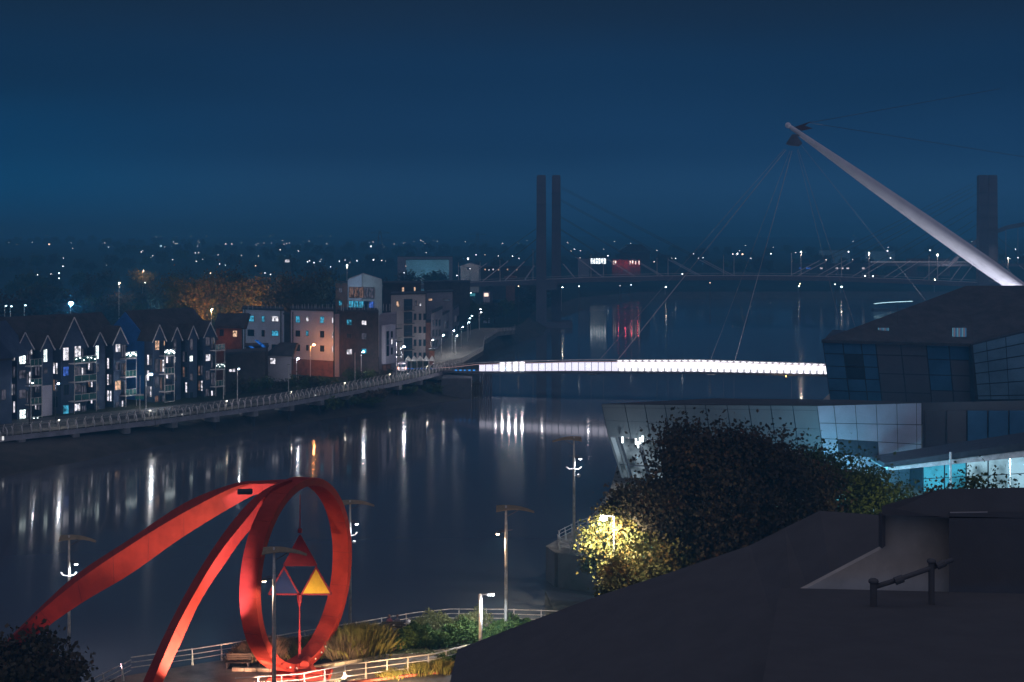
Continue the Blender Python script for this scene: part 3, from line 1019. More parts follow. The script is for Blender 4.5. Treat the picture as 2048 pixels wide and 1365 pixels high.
# receding terrace of flats beyond
for i, (pa, da, pb, db, yt, wall, lab) in enumerate([
    (853, 420, 905, 428, 586, 'render3', 'grey terrace of flats with lit strip windows beyond the beige flats'),
    (862, 372, 884, 400, 628, 'render3', 'first bay of the riverside terrace along the promenade'),
    (884, 402, 905, 440, 632, 'render3', 'second bay of the riverside terrace along the promenade'),
    (906, 446, 926, 500, 620, 'render3', 'far end bay of the riverside terrace by the lamps'),
    (848, 470, 940, 480, 566, 'brown', 'long dark roofed hall behind the riverside terrace')]):
    t, f = block('terrace_block', lab, 'apartment building', (X(pa, da), da), (X(pb, db), db), 12, 4, CAM_H - (yt - HOR) * da / FPX, wall)
    if i == 0:
        f.window(t, 857, 598, 864, 602, Wm, 1); f.window(t, 886, 599, 901, 602, Dm, 3)
    elif i < 4:
        for r_ in range(3):
            for q in range(3):
                px = pa + 3 + q * (pb - pa - 4) / 3
                f.window(t, px, yt + 12 + r_ * 20, px + 3.5, yt + 24 + r_ * 20, G if (r_ + q) % 4 else Dm, 0)

# teal lit warehouses, gabled shed, red-lit and white-lit halls across the bridge
def shed(label, px0, px1, y0, y1, d, wall, lit=None, gable=False, cat='warehouse', name='warehouse'):
    z1 = CAM_H - (y0 - HOR) * d / FPX
    z0 = min(ground_z(d), CAM_H - (y1 - HOR) * d / FPX) - 1
    t, f = block(name, label, cat, (X(px0, d), d), (X(px1, d), d), 18, z0, z1, wall, parapet=.2)
    if gable:
        MB().prism([f.pt(-1, z1, .6), f.pt(f.L + 1, z1, .6), f.pt(f.L / 2, z1 + f.L * .2, .6)], (0, 19, 0)).build('gable', M[wall], t)
    return t, f


M['tealwall'] = mat('teal_cladding', (0.30, 0.55, 0.65), .7, scale=.1, var=.12)
M['lit_far'] = lit_room('lit_far_white', (.85, .95, 1), 4.5, .5)
M['lit_farw'] = lit_room('lit_far_warm', (1, .7, .62), 5, .5)
t, f = shed('large pale warehouse with teal lit doors left of the twin towers', 812, 898, 520, 560, 760, 'tealwall')
for px in (815, 856):
    b = MB(); f.slab(b, f.s_of(px), f.s_of(px + 36), f.z_of(px, 556), f.z_of(px, 536), .03, .35); b.build('door', M['tealwall'], t)
light('yard_light', 'POINT', f.pt(f.s_of(860), f.z_of(860, 548), 22), 3600, (.45, .85, 1), t, .4)
b = MB(); f.slab(b, f.s_of(812), f.s_of(850), f.z_of(815, 562), f.z_of(815, 557), .36, 4); b.build('loading_dock', M['trim'], t)
t, f = shed('long low warehouse behind the teal lit warehouse', 795, 905, 514, 530, 800, 'render3')
t, f = shed('gabled house with one lit window under the bright lamp', 921, 958, 534, 548, 760, 'render2', gable=True, cat='house', name='gabled_house')
f.window(t, 934, 535, 939, 540, Dm)
light('yard_light', 'POINT', f.pt(f.s_of(938), f.z_of(936, 524), 10), 500, (1, .85, .8), t, .3)
t, f = shed('row of dark houses with small lit windows before the twin towers', 962, 1062, 534, 556, 700, 'brown')
for px in (969, 985, 996, 1014, 1032):
    f.window(t, px, 538, px + 2.5, 541, Wm if px != 985 else W, 0)
t, f = shed('red brick gabled house by the bridge approach', 1012, 1030, 556, 566, 640, 'brick', gable=True, cat='house', name='gabled_house')
t, f = shed('white lit glass showroom on the far bank', 1180, 1213, 515, 530, 870, 'brown')
for k in range(6):
    f.window(t, 1181 + k * 5.3, 517, 1185 + k * 5.3, 528, 'lit_far', 0, .15)
t, f = shed('dim pale annexe left of the white lit showroom', 1156, 1179, 518, 530, 872, 'render3')
t, f = shed('red lit hall with warm door lights on the far bank', 1224, 1281, 520, 533, 874, 'brick')
for px in (1226, 1230, 1259, 1264, 1270, 1277):
    f.window(t, px, 522, px + 2.2, 529, 'lit_farw', 0, .1)
for px in (1236, 1250, 1262, 1275):
    light('wall_lamp', 'POINT', f.pt(f.s_of(px), f.z_of(px, 526), 3), 230, (1, .10, .16), t, .3)
t, f = shed('dark hipped hall roof behind the red lit hall', 1240, 1300, 506, 520, 920, 'brown')
MB().prism([f.pt(-1, f.z_of(1260, 505), .6), f.pt(f.L + 1, f.z_of(1260, 505), .6), f.pt(f.L * .72, f.z_of(1260, 503) + 4.5, .6), f.pt(f.L * .28, f.z_of(1260, 503) + 4.5, .6)], (0, 15, 0)).build('hipped_roof', M['roofdk'], t)
t, f = shed('long dark terrace with small windows on the far bank right of centre', 1585, 1740, 528, 548, 900, 'brown')
for px in (1598, 1612, 1616, 1640, 1671, 1682, 1693, 1724):
    f.window(t, px, 535.5, px + 5, 538.5, W if px > 1620 else Bl, 0, .12)
for px in (1671, 1682, 1724):
    f.window(t, px, 547, px + 3, 549.5, Dm, 0, .1)
t, f = shed('pale roofed sheds on the right skyline', 1638, 1700, 501, 508, 1150, 'tealwall')
t, f = shed('pale roofed shed right of the skyline sheds', 1730, 1790, 503, 509, 1150, 'tealwall')
t, f = shed('brick house pair near the right tower', 1812, 1900, 518, 528, 950, 'brick', cat='house', name='brick_house')
t, f = shed('white lit small house with lamps among dark trees on the left', 566, 582, 519, 527, 800, 'brown', cat='house', name='lit_house')
f.window(t, 570, 520, 579, 525, W, 0, .1)
# electricity pylons
def pylon(px, ytop, d, label, w=1.0):
    top = P(px, ytop, d); h = 34
    base = Vector((top.x, top.y, top.z - h))
    t = thing('electricity_pylon', base, label, 'pylon')
    b = MB()
    for s in (-1, 1):
        for q in (-1, 1):
            b.bar(base + Vector((s * 4, q * 4, 0)), base + Vector((s * .8, q * .8, h)), .35)
    for k in range(6):
        z = k * h / 6; r = 4 - 3.2 * k / 6; r2 = 4 - 3.2 * (k + 1) / 6
        b.bar(base + Vector((-r, -r, z)), base + Vector((r2, -r2, z + h / 6)), .25)
        b.bar(base + Vector((r, -r, z)), base + Vector((-r2, -r2, z + h / 6)), .25)
    b.build('tower', M['pylon'], t)
    b = MB()
    for z, L in ((h * .94, 9), (h * .72, 13), (h * .52, 9)):
        b.bar(base + Vector((-L, 0, z)), base + Vector((L, 0, z)), .3)
        b.bar(base + Vector((-L, 0, z)), base + Vector((0, 0, z + 3)), .22)
        b.bar(base + Vector((L, 0, z)), base + Vector((0, 0, z + 3)), .22)
    b.build('crossarms', M['pylon'], t)


pylon(760, 462, 1300, 'lattice electricity pylon on the skyline above the teal warehouse')
pylon(955, 466, 1500, 'fainter lattice electricity pylon left of the twin towers')


# ------------------------------------------------------------------ slate blue riverside flats (two blocks with gabled bays)
fl = Facade((X(95, 245), 245), (X(386, 273), 273))
GZ = 4.0


def S(px):
    return fl.s_of(px)


def zf(px, py, out=0.0):
    return CAM_H - (py - HOR) * (fl.d_of(px) + fl.n.y * out) / FPX


def flats_block(px0, px1, label, end_blue=False):
    u0, u1 = S(px0), S(px1)
    mid = fl.pt((u0 + u1) / 2, GZ)
    t = thing('riverside_flats', mid, label, 'apartment building', 'slate blue riverside flats')
    zt = 14.6
    dep = 14
    b = MB(); fl.slab(b, u0, u1, GZ, zt, -dep, 0); b.build('wall', M['brown'], t)
    zr = 20.9
    # pitched roof with the end gables
    a0, a1, r0 = fl.pt(u0 - .3, zt, .5), fl.pt(u0 - .3, zt, -dep - .5), fl.pt(u0 - .3, zr, -dep / 2)
    ext = Vector((fl.t.x, fl.t.y, 0)) * (u1 - u0 + .6)
    MB().prism([a0, r0, a1], ext).build('roof', M['roofdk'], t)
    if end_blue:
        MB().prism([fl.pt(u0 - .34, GZ, .1), fl.pt(u0 - .34, zt + .3, .1), fl.pt(u0 - .34, zr - .3, -dep / 2), fl.pt(u0 - .34, zt + .3, -dep), fl.pt(u0 - .34, GZ, -dep)],
                   Vector((fl.t.x, fl.t.y, 0)) * -.25).build('end_wall', M['bluewall'], t)
    # roof slit windows
    return t


def bay(t, pa, pl, pr, yapex, yeave, out=2.2, wall='navy', wins=(), side=None):
    """gabled bay; pl/pr pixels of its wall edges, pa apex pixel"""
    # bay front plane sits 'out' in front of the facade line: shift pixel->u for that plane
    fb = Facade(fl.A + fl.n * out, fl.B + fl.n * out)
    u0, u1 = fb.s_of(pl), fb.s_of(pr)
    um = (u0 + u1) / 2
    za, ze = fb.z_of(pa, yapex), fb.z_of(pa, yeave)
    MB().prism([fb.pt(u0, GZ), fb.pt(u1, GZ), fb.pt(u1, ze), fb.pt(um, za - .12), fb.pt(u0, ze)], Vector((-fl.n.x, -fl.n.y, 0)) * (out + .3)).build('gabled_bay', M[wall], t)
    b = MB()
    for (ua, zA, ub, zB) in ((u0 - .35, ze - .45, um, za), (um, za, u1 + .35, ze - .45)):
        b.bar(fb.pt(ua, zA, .12), fb.pt(ub, zB, .12), .12, .14)
    b.build('barge_board', M['trim'], t)
    b = MB()
    for (ua, zA, ub, zB) in ((u0 - .35, ze - .4, um, za + .05), (um, za + .05, u1 + .35, ze - .4)):
        b.prism([fb.pt(ua, zA + .12, .1), fb.pt(ub, zB + .12, .1), fb.pt(ub, zB + .12, -out - 2.0), fb.pt(ua, zA + .12, -out - 2.0)], (0, 0, .1))
    b.build('bay_roof', M['roofdk'], t)
    for (x0, y0, x1, y1, m) in wins:
        fb.window(t, x0, y0, x1, y1, m, 1 if x1 - x0 > 5 else 0, .06)
    fs = Facade(fb.pt(u0, 0, -out).xy, fb.pt(u0, 0).xy)
    for k in range(4):
        z = 5.1 + k * 2.95
        if z + 1.9 > ze: break
        fs.window_uz(t, .55, 1.05, z, z + 1.9, rnd.choice([G, Dm, W, W, Dw]), 0, .05, out=.02, trans=1)
        fs.window_uz(t, 1.3, 1.75, z, z + 1.9, rnd.choice([G, Dm, Dm, W]), 0, .05, out=.02, trans=1)
    return fb


def balcony(t, fb, px0, px1, y, depth=1.5, lights=None, glass='glassgreen', slab='trim', posts=True):
    u0, u1 = fb.s_of(px0), fb.s_of(px1)
    z = fb.z_of((px0 + px1) / 2, y)
    b = MB(); fb.slab(b, u0, u1, z - .16, z, -1.2, depth); bal = b.build('balcony', M[slab], t)
    b = MB(); fb.slab(b, u0, u1, z + .1, z + 1.1, depth - .04, depth); b.build('glass_panel', M[glass], bal)
    b = MB()
    b.bar(fb.pt(u0, z + 1.15, depth), fb.pt(u1, z + 1.15, depth), .06)
    for k in range(4):
        u = u0 + (u1 - u0) * k / 3
        b.bar(fb.pt(u, z, depth + .02), fb.pt(u, z + 1.15, depth + .02), .05)
    b.build('handrail', M['trim'], bal)
    if lights:
        b = MB(); n = 6
        for k in range(n):
            b.ball(fb.pt(u0 + (u1 - u0) * (k + .5) / n, z + .75 + .25 * math.sin(k * 2.3), depth + .12), .075 * lights, 6, 4)
        b.build('fairy_lights', M['balcony_bulb'], bal)
    return z


M['balcony_bulb'] = glow('balcony_bulb', (.9, 1, 1), 8, 'NONE')
flA = flats_block(-120, 250, 'left block of slate blue riverside flats with five gabled bays behind the walkway')
flB = flats_block(304, 432, 'right block of slate blue riverside flats with a blue end wall', True)

F_ = 'fairy'
fb1 = bay(flA, 50, 34, 65, 665, 697, wins=[(38, 702, 51, 728, F_), (38, 741, 51, 757, Dm), (38, 780, 51, 797, Dm), (39, 820, 51, 842, F_), (61, 700, 64, 710, W)])
fb2 = bay(flA, 95, 83, 106, 671, 697, wins=[(87, 699, 94, 724, F_), (88, 737, 94, 747, Dm), (87, 775, 90, 790, G), (87, 815, 91, 831, Dm), (96, 780, 99, 800, G)])
fb3 = bay(flA, 148, 122, 173, 635, 692, 2.6, wins=[(126, 696, 137, 721, W), (149, 693, 161, 718, W), (126, 734, 137, 752, Bl), (149, 733, 161, 752, Dm), (149, 769, 161, 784, Dm),
                                               (128, 770, 137, 790, G), (126, 811, 137, 830, C), (149, 808, 160, 822, W)])
fb4 = bay(flA, 200, 189, 210, 665, 688, wins=[(191, 692, 197, 718, F_), (192, 730, 197, 744, Dm), (192, 768, 197, 782, Dm), (192, 808, 197, 822, Dm)])
fb5 = bay(flA, 240, 227, 253, 655, 685, wins=[(231, 689, 240, 704, W), (232, 725, 238, 740, Dm), (230, 762, 241, 780, Wm), (232, 805, 238, 820, Dm)])
fb6 = bay(flB, 319, 307, 330, 650, 680, wins=[(310, 682, 318, 700, Wm), (310, 719, 317, 745, Dm), (310, 754, 317, 775, Dm), (310, 792, 316, 806, Dw), (327, 682, 329, 692, Wm)])
fb7 = bay(flB, 353, 345, 362, 655, 678, wins=[(347, 680, 352, 700, Dm), (347, 715, 351, 725, W), (347, 750, 352, 762, Dm), (347, 790, 351, 804, G)])
fb8 = bay(flB, 386, 378, 394, 652, 675, wins=[(380, 678, 385, 700, Dm), (379, 712, 385, 723, F_), (380, 748, 385, 762, Dm), (380, 785, 385, 800, G)])
fb9 = bay(flB, 420, 409, 431, 645, 671, wins=[(411, 675, 419, 692, 'lit_dim'), (411, 709, 420, 722, W), (411, 742, 419, 760, Dm), (411, 778, 418, 795, Dm)])
for t, fb, x0, x1, ys4 in ((flA, fb1, 53, 64, ((703, 728), (744, 768), (782, 806), (818, 842))), (flA, fb3, 163, 172, ((698, 722), (736, 760), (772, 798), (812, 836))),
                           (flA, fb5, 243, 252, ((690, 714), (728, 750), (764, 788), (802, 824))), (flB, fb6, 320, 328, ((683, 708), (720, 744), (756, 780), (792, 812))), (flB, fb9, 422, 430, ((676, 698), (712, 736), (746, 770), (782, 804)))):
    for (y0, y1) in ys4:
        xx = x0
        while xx + 3 < x1:
            fb.window(t, xx, y0, xx + 3, y1, rnd.choice([Dm, Dm, G, Dw, W, W]), 0, .05)
            xx += 4.6
for fb, t, x0, x1, ys_, lits in ((fb1, flA, 50, 73, (731, 770, 808, 846), (None, None, None, 1)), (fb3, flA, 137, 182, (725, 762, 800, 838), (1.3, None, None, 1.2)),
                                 (fb5, flA, 240, 262, (716, 753, 790, 826), (1.9, None, None, None)), (fb6, flB, 318, 338, (711, 747, 782, 815), (2.2, None, None, None)),
                                 (fb9, flB, 420, 439, (700, 738, 772, 806), (None, .9, None, None))):
    for y, L in zip(ys_, lits):
        balcony(t, fb, x0, x1, y, lights=L)
    b = MB()
    for px in (x0 + .5, x1 - .5):
        u = fb.s_of(px)
        b.bar(fb.pt(u, GZ, 1.55), fb.pt(u, fb.z_of(px, ys_[0]), 1.55), .09)
    b.build('balcony_posts', M['steel'], t)
# pale stair tower lit by wall lamps
fb2b = Facade(fl.A + fl.n * 2.3, fl.B + fl.n * 2.3)
b = MB(); fb2b.slab(b, fb2b.s_of(82.5), fb2b.s_of(103), GZ, fb2b.z_of(95, 771), .0, .15); b.build('pale_render_panel', M['render'], flA)
b = MB(); fl.slab(b, S(114), S(121), GZ, zf(117, 770), .0, .2); b.build('pale_render_panel', M['render2'], flA)
b = MB(); fl.slab(b, S(106), S(113), GZ, zf(110, 772), .0, .2); b.build('brick_panel', M['brick'], flA)
b = MB(); fl.slab(b, S(74), S(81), GZ, zf(77, 770), .0, .2); b.build('brick_panel', M['brick'], flA)
# gap between the blocks: dim recessed link with shuttered window
t, f = block('link_building', 'dark link building in the gap left of the blue end wall', 'apartment building', (X(255, 292), 292), (X(300, 292), 292), 8, 4, 12.5, 'brown')
t, f = block('corner_house', 'dark gabled house cut by the left edge of the view', 'house', (X(-60, 226), 226), (X(24, 232), 232), 10, 4, 14.5, 'navy')
MB().prism([f.pt(-.3, 14.85, .3), f.pt(f.L + .3, 14.85, .3), f.pt(f.L * .35, 20.8, .3)], (0, 9, 0)).build('gable', M['navy'], t)
f.window(t, 3, 780, 11, 800, Dm)

# wall lamps and street lamps before the flats
for px, py, d, lab in ((65, 767, 229, 'white wall lamp left of the pale stair tower'), (117, 768, 231, 'white wall lamp right of the pale stair tower')):
    street_lamp(px, py, d, 4, lab, 'lamps before the slate blue flats', 'g_white', (.5, 0), 120, .15 if px > 100 else .07, (1, .97, .9), spot=True, pole='frame_dk')
street_lamp(302, 749, 252, 4, 'white street lamp in the gap between the two blocks of flats', 'lamps before the slate blue flats', 'g_white', (.9, 0), 200, .24, (.8, .9, 1), spot=True)
street_lamp(478, 738, 262, 4, 'dim lamp post before the garages', None, 'g_white', (.3, 0), 60, .1, (1, .95, .9), spot=True)
street_lamp(596, 718, 289, 4, 'short white wall lamp beside the orange lit flats', None, 'g_white', (.3, 0), 80, .16, (1, .95, .9), spot=True)
street_lamp(727, 704, 300, 4, 'white street lamp with a soft cone before the dark brick flats', None, 'g_white', (.5, 0), 300, .17, (.7, .85, 1), spot=True)
street_lamp(808, 694, 318, 4, 'bright white street lamp with a misty cone before the beige flats', None, 'g_white', (.7, 0), 900, .22, (.65, .85, 1), spot=True)
for px, y0, y1, d, lab in ((280, 752, 800, 248, 'unlit thin pole before the blue end wall'), (447, 738, 795, 268, 'unlit thin pole right of the flats'), (577, 730, 790, 281, 'unlit thin pole before the orange lit flats'),
                           (710, 706, 770, 292, 'unlit thin pole before the dark brick flats')):
    a = P(px, y0, d)
    t = thing('pole', (a.x, a.y, 4), lab, 'pole', 'thin poles along the riverside road')
    MB().tube([(a.x, a.y, 4), a], [.09, .07], 6).build('shaft', M['steel'], t)
    MB().bar(a + Vector((-.3, 0, .05)), a + Vector((.3, 0, .05)), .18, .08).build('cap', M['steel_dk'], t)
# advertising sign between the blocks
a = P(279, 798, 246)
t = thing('road_sign', (a.x, a.y, 4), 'green and white sign board on a pole between the blocks', 'sign')
MB().tube([(a.x, a.y, 4), (a.x, a.y, a.z + .6)], .06, 6).build('post', M['steel'], t)
MB().box(a.x - .75, a.y - .05, a.z - .1, a.x + .75, a.y, a.z + .5).build('board', mat('sign_green', (.05, .35, .3), .5), t)
MB().box(a.x - .75, a.y - .05, a.z + .52, a.x + .75, a.y, a.z + .85).build('board', M['trim'], t)


# bushes on the bank
def bush(x, y, z, w, h, n, ls, m, label, group, seed, name='bush', cat='bush'):
    t = thing(name, (x, y, z), label, cat, group)
    rs = random.Random(seed)
    lobes = [(rs.uniform(-.3, .3) * w, rs.uniform(-.2, .2) * w, h * rs.uniform(.3, .55), w * rs.uniform(.22, .34), w * rs.uniform(.22, .3), h * rs.uniform(.35, .5)) for _ in range(5)]
    v, f = leaf_cloud(lobes, n, ls, seed, .35)
    v[:, 2] = np.maximum(v[:, 2], -.1)
    obj('foliage', np_mesh('foliage', v, f, m), t)
    st = MB()
    for k in range(4):
        st.tube([(0, 0, -.1), (lobes[k][0] * .7, lobes[k][1] * .7, lobes[k][2])], [.05, .02], 5)
    obj('stem', st.mesh('stem', M['bark']), t)
    return t


for i in range(26):
    k = i / 25
    px = 640 + 290 * k
    d = 262 + 48 * k + rnd.uniform(0, 16)
    bush(X(px, d), d, .9 + rnd.uniform(0, 1.6), rnd.uniform(4, 7), rnd.uniform(1.6, 3), 500, .4, M['leaf_green'] if rnd.random() < .7 else M['grassbrown'],
         ['low', 'spreading'][i % 2] + ' shrub on the mud bank, ' + ('below the pale lodge' if i < 7 else 'below the orange lit flats' if i < 12 else 'below the dark brick flats' if i < 19 else 'by the footbridge end'), 'shrubs on the bank below the walkway', 300 + i)
for i, (px, d) in enumerate([(596, 283), (604, 286), (700, 296), (716, 299), (540, 285), (770, 306), (650, 292), (565, 284), (735, 303), (480, 277), (500, 280), (625, 289)]):
    bush(X(px, d), d, 4, rnd.uniform(4, 6), rnd.uniform(2.4, 4), 700, .35, M['leaf_green'] if i % 2 == 0 else M['leaf_dark'],
         ['leafy', 'dark'][i % 2] + ' roadside bush behind the walkway rail, ' + ('below the gables' if px < 520 else 'before the orange lit flats' if px < 680 else 'before the dark brick flats'), 'bushes behind the walkway rail', 400 + i)

# ------------------------------------------------------------------ raised riverside walkway
M['railgrey'] = mat('rail_grey', (.28, .28, .29), .5, .2, scale=2)
M['beam'] = mat('pale_beam', (.44, .42, .46), .8, scale=.5, var=.2)
wk = [(-60, 213, 4.0), (0, 219, 4.0), (150, 228, 4.0), (300, 238, 4.1), (440, 250, 4.2), (560, 262, 4.3), (700, 281, 4.6), (800, 298, 4.9), (870, 313, 5.3), (905, 320, 5.5)]
pts = [Vector((X(a, d), d, z)) for a, d, z in wk]
walk = thing('raised_walkway', pts[4].xy.to_3d(), 'long raised riverside walkway with curved white railing posts on the far bank', 'walkway')


def along(pts, step):
    out, acc = [], 0.0
    for a, c in zip(pts, pts[1:]):
        L = (c - a).length
        s = -acc
        while s + step <= L:
            s += step
            out.append((a.lerp(c, s / L), (c - a).normalized()))
        acc = L - s
    return out


b, bb = MB(), MB()
for a, c in zip(pts, pts[1:]):
    t2 = (c - a).normalized(); n2 = Vector((t2.y, -t2.x, 0)).normalized()
    b.hexa([a + n2 * 1.6 - Vector((0, 0, .16)), c + n2 * 1.6 - Vector((0, 0, .16)), c - n2 * 1.6 - Vector((0, 0, .16)), a - n2 * 1.6 - Vector((0, 0, .16)),
            a + n2 * 1.6, c + n2 * 1.6, c - n2 * 1.6, a - n2 * 1.6])
    for s in (1.35, -1.35):
        bb.hexa([a + n2 * (s + .18) - Vector((0, 0, 1.0)), c + n2 * (s + .18) - Vector((0, 0, 1.0)), c + n2 * (s - .18) - Vector((0, 0, 1.0)), a + n2 * (s - .18) - Vector((0, 0, 1.0)),
                 a + n2 * (s + .18) - Vector((0, 0, .17)), c + n2 * (s + .18) - Vector((0, 0, .17)), c + n2 * (s - .18) - Vector((0, 0, .17)), a + n2 * (s - .18) - Vector((0, 0, .17))])
b.build('deck', M['deck'], walk)
bb.build('beam', M['beam'], walk)
wo = wloc(walk)
post_me = pier_me = None
for side in (1, -1):
    rail = MB()
    for a, c in zip(pts, pts[1:]):
        t2 = (c - a).normalized(); n2 = Vector((t2.y, -t2.x, 0)).normalized()
        for h, o in ((1.15, 1.28), (.85, 1.5), (.55, 1.58), (.28, 1.6)):
            rail.bar(a + n2 * o * side + Vector((0, 0, h)), c + n2 * o * side + Vector((0, 0, h)), .03 if h < 1 else .07)
    rail.build('handrail', M['railgrey'], walk)
for k, (p, t2) in enumerate(along(pts, 1.55)):
    n2 = Vector((t2.y, -t2.x, 0)).normalized()
    if post_me is None:
        post_me = MB().tube([(1.5, 0, -.2), (1.66, 0, .2), (1.62, 0, .6), (1.45, 0, .95), (1.2, 0, 1.25)], [.12, .11, .10, .085, .06], 6).mesh('railing_post', M['trim'], smooth=True)
    for s in (0, math.pi):
        o = obj('railing_post', post_me, walk, p - wo)
        o.rotation_euler.z = math.atan2(n2.y, n2.x) + s
for k, (p, t2) in enumerate(along(pts, 9.2)):
    n2 = Vector((t2.y, -t2.x, 0)).normalized()
    if pier_me is None:
        pier_me = MB().box(-1.9, -.55, -1.9, 1.9, .55, -.98).mesh('pier_head', M['concrete'])
        leg_me = MB().tube([(-1.2, 0, -6.5), (-1.2, 0, -1.9)], .3, 8).tube([(1.2, 0, -6.5), (1.2, 0, -1.9)], .3, 8).mesh('pier_leg', M['frame_dk'])
    o = obj('pier_head', pier_me, walk, p - wo)
    obj('pier_leg', leg_me, o)
    o.rotation_euler.z = math.atan2(n2.y, n2.x)
M['dim_bulb'] = glow('dim_bulb', (1, .93, .74), .6, 'NONE')
# low bollard lights along the walkway wash its posts
for k, (p, t2) in enumerate(along(pts, 17)):
    n2 = Vector((t2.y, -t2.x, 0)).normalized()
    q = p - n2 * 1.2
    t = thing('deck_light', q + Vector((0, 0, .0)), 'small low light fixed along the walkway deck', 'light', 'low lights along the walkway')
    MB().tube([q, q + Vector((0, 0, .85))], .06, 6).build('bollard', M['steel_dk'], t)
    MB().ball(q + Vector((0, 0, .95)), .05, 6, 4).build('bulb', M['dim_bulb'], t)
    light('lamp_light', 'POINT', q + Vector((0, 0, 1.1)), 20, (1, .93, .74), t, .06)
# three white navigation markers under the beam
for px, py, d in ((6, 877, 217), (365, 831, 242), (631, 793, 270), (788, 769, 295)):
    a = P(px, py, d)
    t = thing('marker_light', a, 'tiny white marker light under the walkway beam', 'light', 'marker lights under the walkway')
    MB().box(a.x - .12, a.y - .1, a.z - .3, a.x + .12, a.y + .1, a.z + .3).build('lens', glow('marker_lens', (1, 1, 1), 1.0, 'NONE'), t)
# road behind walkway
b = MB()
rd = [(a, d + 11, 4.02) for a, d, z in wk]
rp = [Vector((X(a, d), d, 4.02)) for a, d, z in rd]
rows = []
for i, p in enumerate(rp):
    t2 = (rp[min(i + 1, len(rp) - 1)] - rp[max(i - 1, 0)]).normalized(); n2 = Vector((t2.y, -t2.x, 0))
    rows.append([p + n2 * 4, p - n2 * 4])
b.loft(rows, closed=False)
tag(b.build('riverside_road', M['asphalt']), kind='structure')

# ------------------------------------------------------------------ promenade beyond the footbridge, jetty, lamps
prom_out = [(X(866, 322), 322), (X(925, 336), 336), (X(966, 374), 374), (X(969, 414), 414), (X(996, 452), 452), (X(1030, 462), 462), (X(1030, 474), 474), (X(960, 474), 474), (X(905, 440), 440), (X(868, 372), 372)]
pp = [Vector((x, y, 5.0)) for x, y in prom_out]
o = tag(MB().prism(pp, (0, 0, -1.3)).build('promenade', M['paving']), kind='structure')
t = thing('promenade_railing', pp[0], 'pale railing round the jetty at the bend of the far promenade', 'railing')
b = MB()
for a, c in zip(pp[0:6], pp[1:7]):
    for h in (.4, .8, 1.15):
        b.bar(a + Vector((0, 0, h)), c + Vector((0, 0, h)), .07)
b.build('handrail', M['steel'], t)
me = MB().tube([(0, 0, 0), (0, 0, 1.15)], .05, 5).mesh('railing_post', M['steel'])
for p, t2 in along(pp[0:7], 2.0):
    obj('railing_post', me, t, p - wloc(t))
for i, (px, py, d, pw, g, lab) in enumerate([
    (866, 680, 345, 260, 'g_white', 'first lamp of the promenade row, beside the salmon wall'), (887, 671, 355, 420, 'g_white', 'second lamp of the promenade row'),
    (908, 662, 368, 420, 'g_white', 'third lamp of the promenade row'), (914, 672, 362, 200, 'g_white', 'small low lamp between the promenade lamps'), (926, 654, 385, 300, 'g_white', 'fourth lamp of the promenade row'),
    (938, 645, 410, 120, 'far_cyan', 'lowest of the small lamps climbing at the promenade bend'), (940, 637, 425, 0, 'far_cyan', 'second of the small lamps climbing at the promenade bend'),
    (944, 632, 440, 0, 'far_cyan', 'third of the small lamps climbing at the promenade bend'), (961, 619, 470, 250, 'far_white', 'upper lamp in the green tree by the twin towers'),
    (962, 625, 465, 0, 'far_white', 'lower lamp in the green tree by the twin towers'), (942, 586, 520, 300, 'far_white', 'white lamp over the teal sign below the bridge approach'),
    (934, 590, 520, 0, 'far_warm', 'small warm lamp left of the teal sign')]):
    t = street_lamp(px, py, d, 5 if d < 480 else 4, lab, 'lamps of the far promenade', g, (.5, 0), pw, .13 if g == 'g_white' else .3, (.75, .9, 1), spot=pw > 200)
a = P(945, 590, 522)
t = thing('advert_board', (a.x, a.y, 4), 'small teal lit board below the bridge approach', 'sign')
MB().box(a.x - 1, a.y, a.z - .5, a.x + 1, a.y + .2, a.z + .5).build('board', glow('board_teal', (.1, .5, .6), .5, 'NONE'), t)
MB().tube([(a.x, a.y + .1, 4), (a.x, a.y + .1, a.z - .5)], .1, 6).build('post', M['steel_dk'], t)
a = P(973, 590, 520)
t = thing('lit_kiosk', (a.x, a.y, 4), 'brightly lit cream kiosk below the bridge approach', 'kiosk')
MB().box(a.x - 1.2, a.y, 4, a.x + 1.2, a.y + 2, a.z + 1.0).build('wall', M['render'], t)
MB().box(a.x - .9, a.y - .06, a.z - .6, a.x + .7, a.y - .01, a.z + .6).build('window', glow('kiosk_glow', (1, .75, .62), 2.0, 'NONE'), t)
for i, (px, d, h, m) in enumerate([(936, 500, 10, 'f3'), (957, 480, 9, 'f3'), (975, 505, 9, 'f0'), (990, 515, 8, 'f0'), (1010, 530, 9, 'f3'), (925, 520, 9, 'f0'), (1040, 560, 9, 'f0'), (1062, 590, 9, 'f1')]):
    far_tree(m, X(px, d), d, 4, h, 'small %s tree below the bridge approach, %s' % ('green' if m == 'f3' else 'dark', 'left by the teal board' if px < 950 else 'by the lit kiosk' if px < 1000 else 'at the foot of the twin towers'), 'trees below the bridge approach')
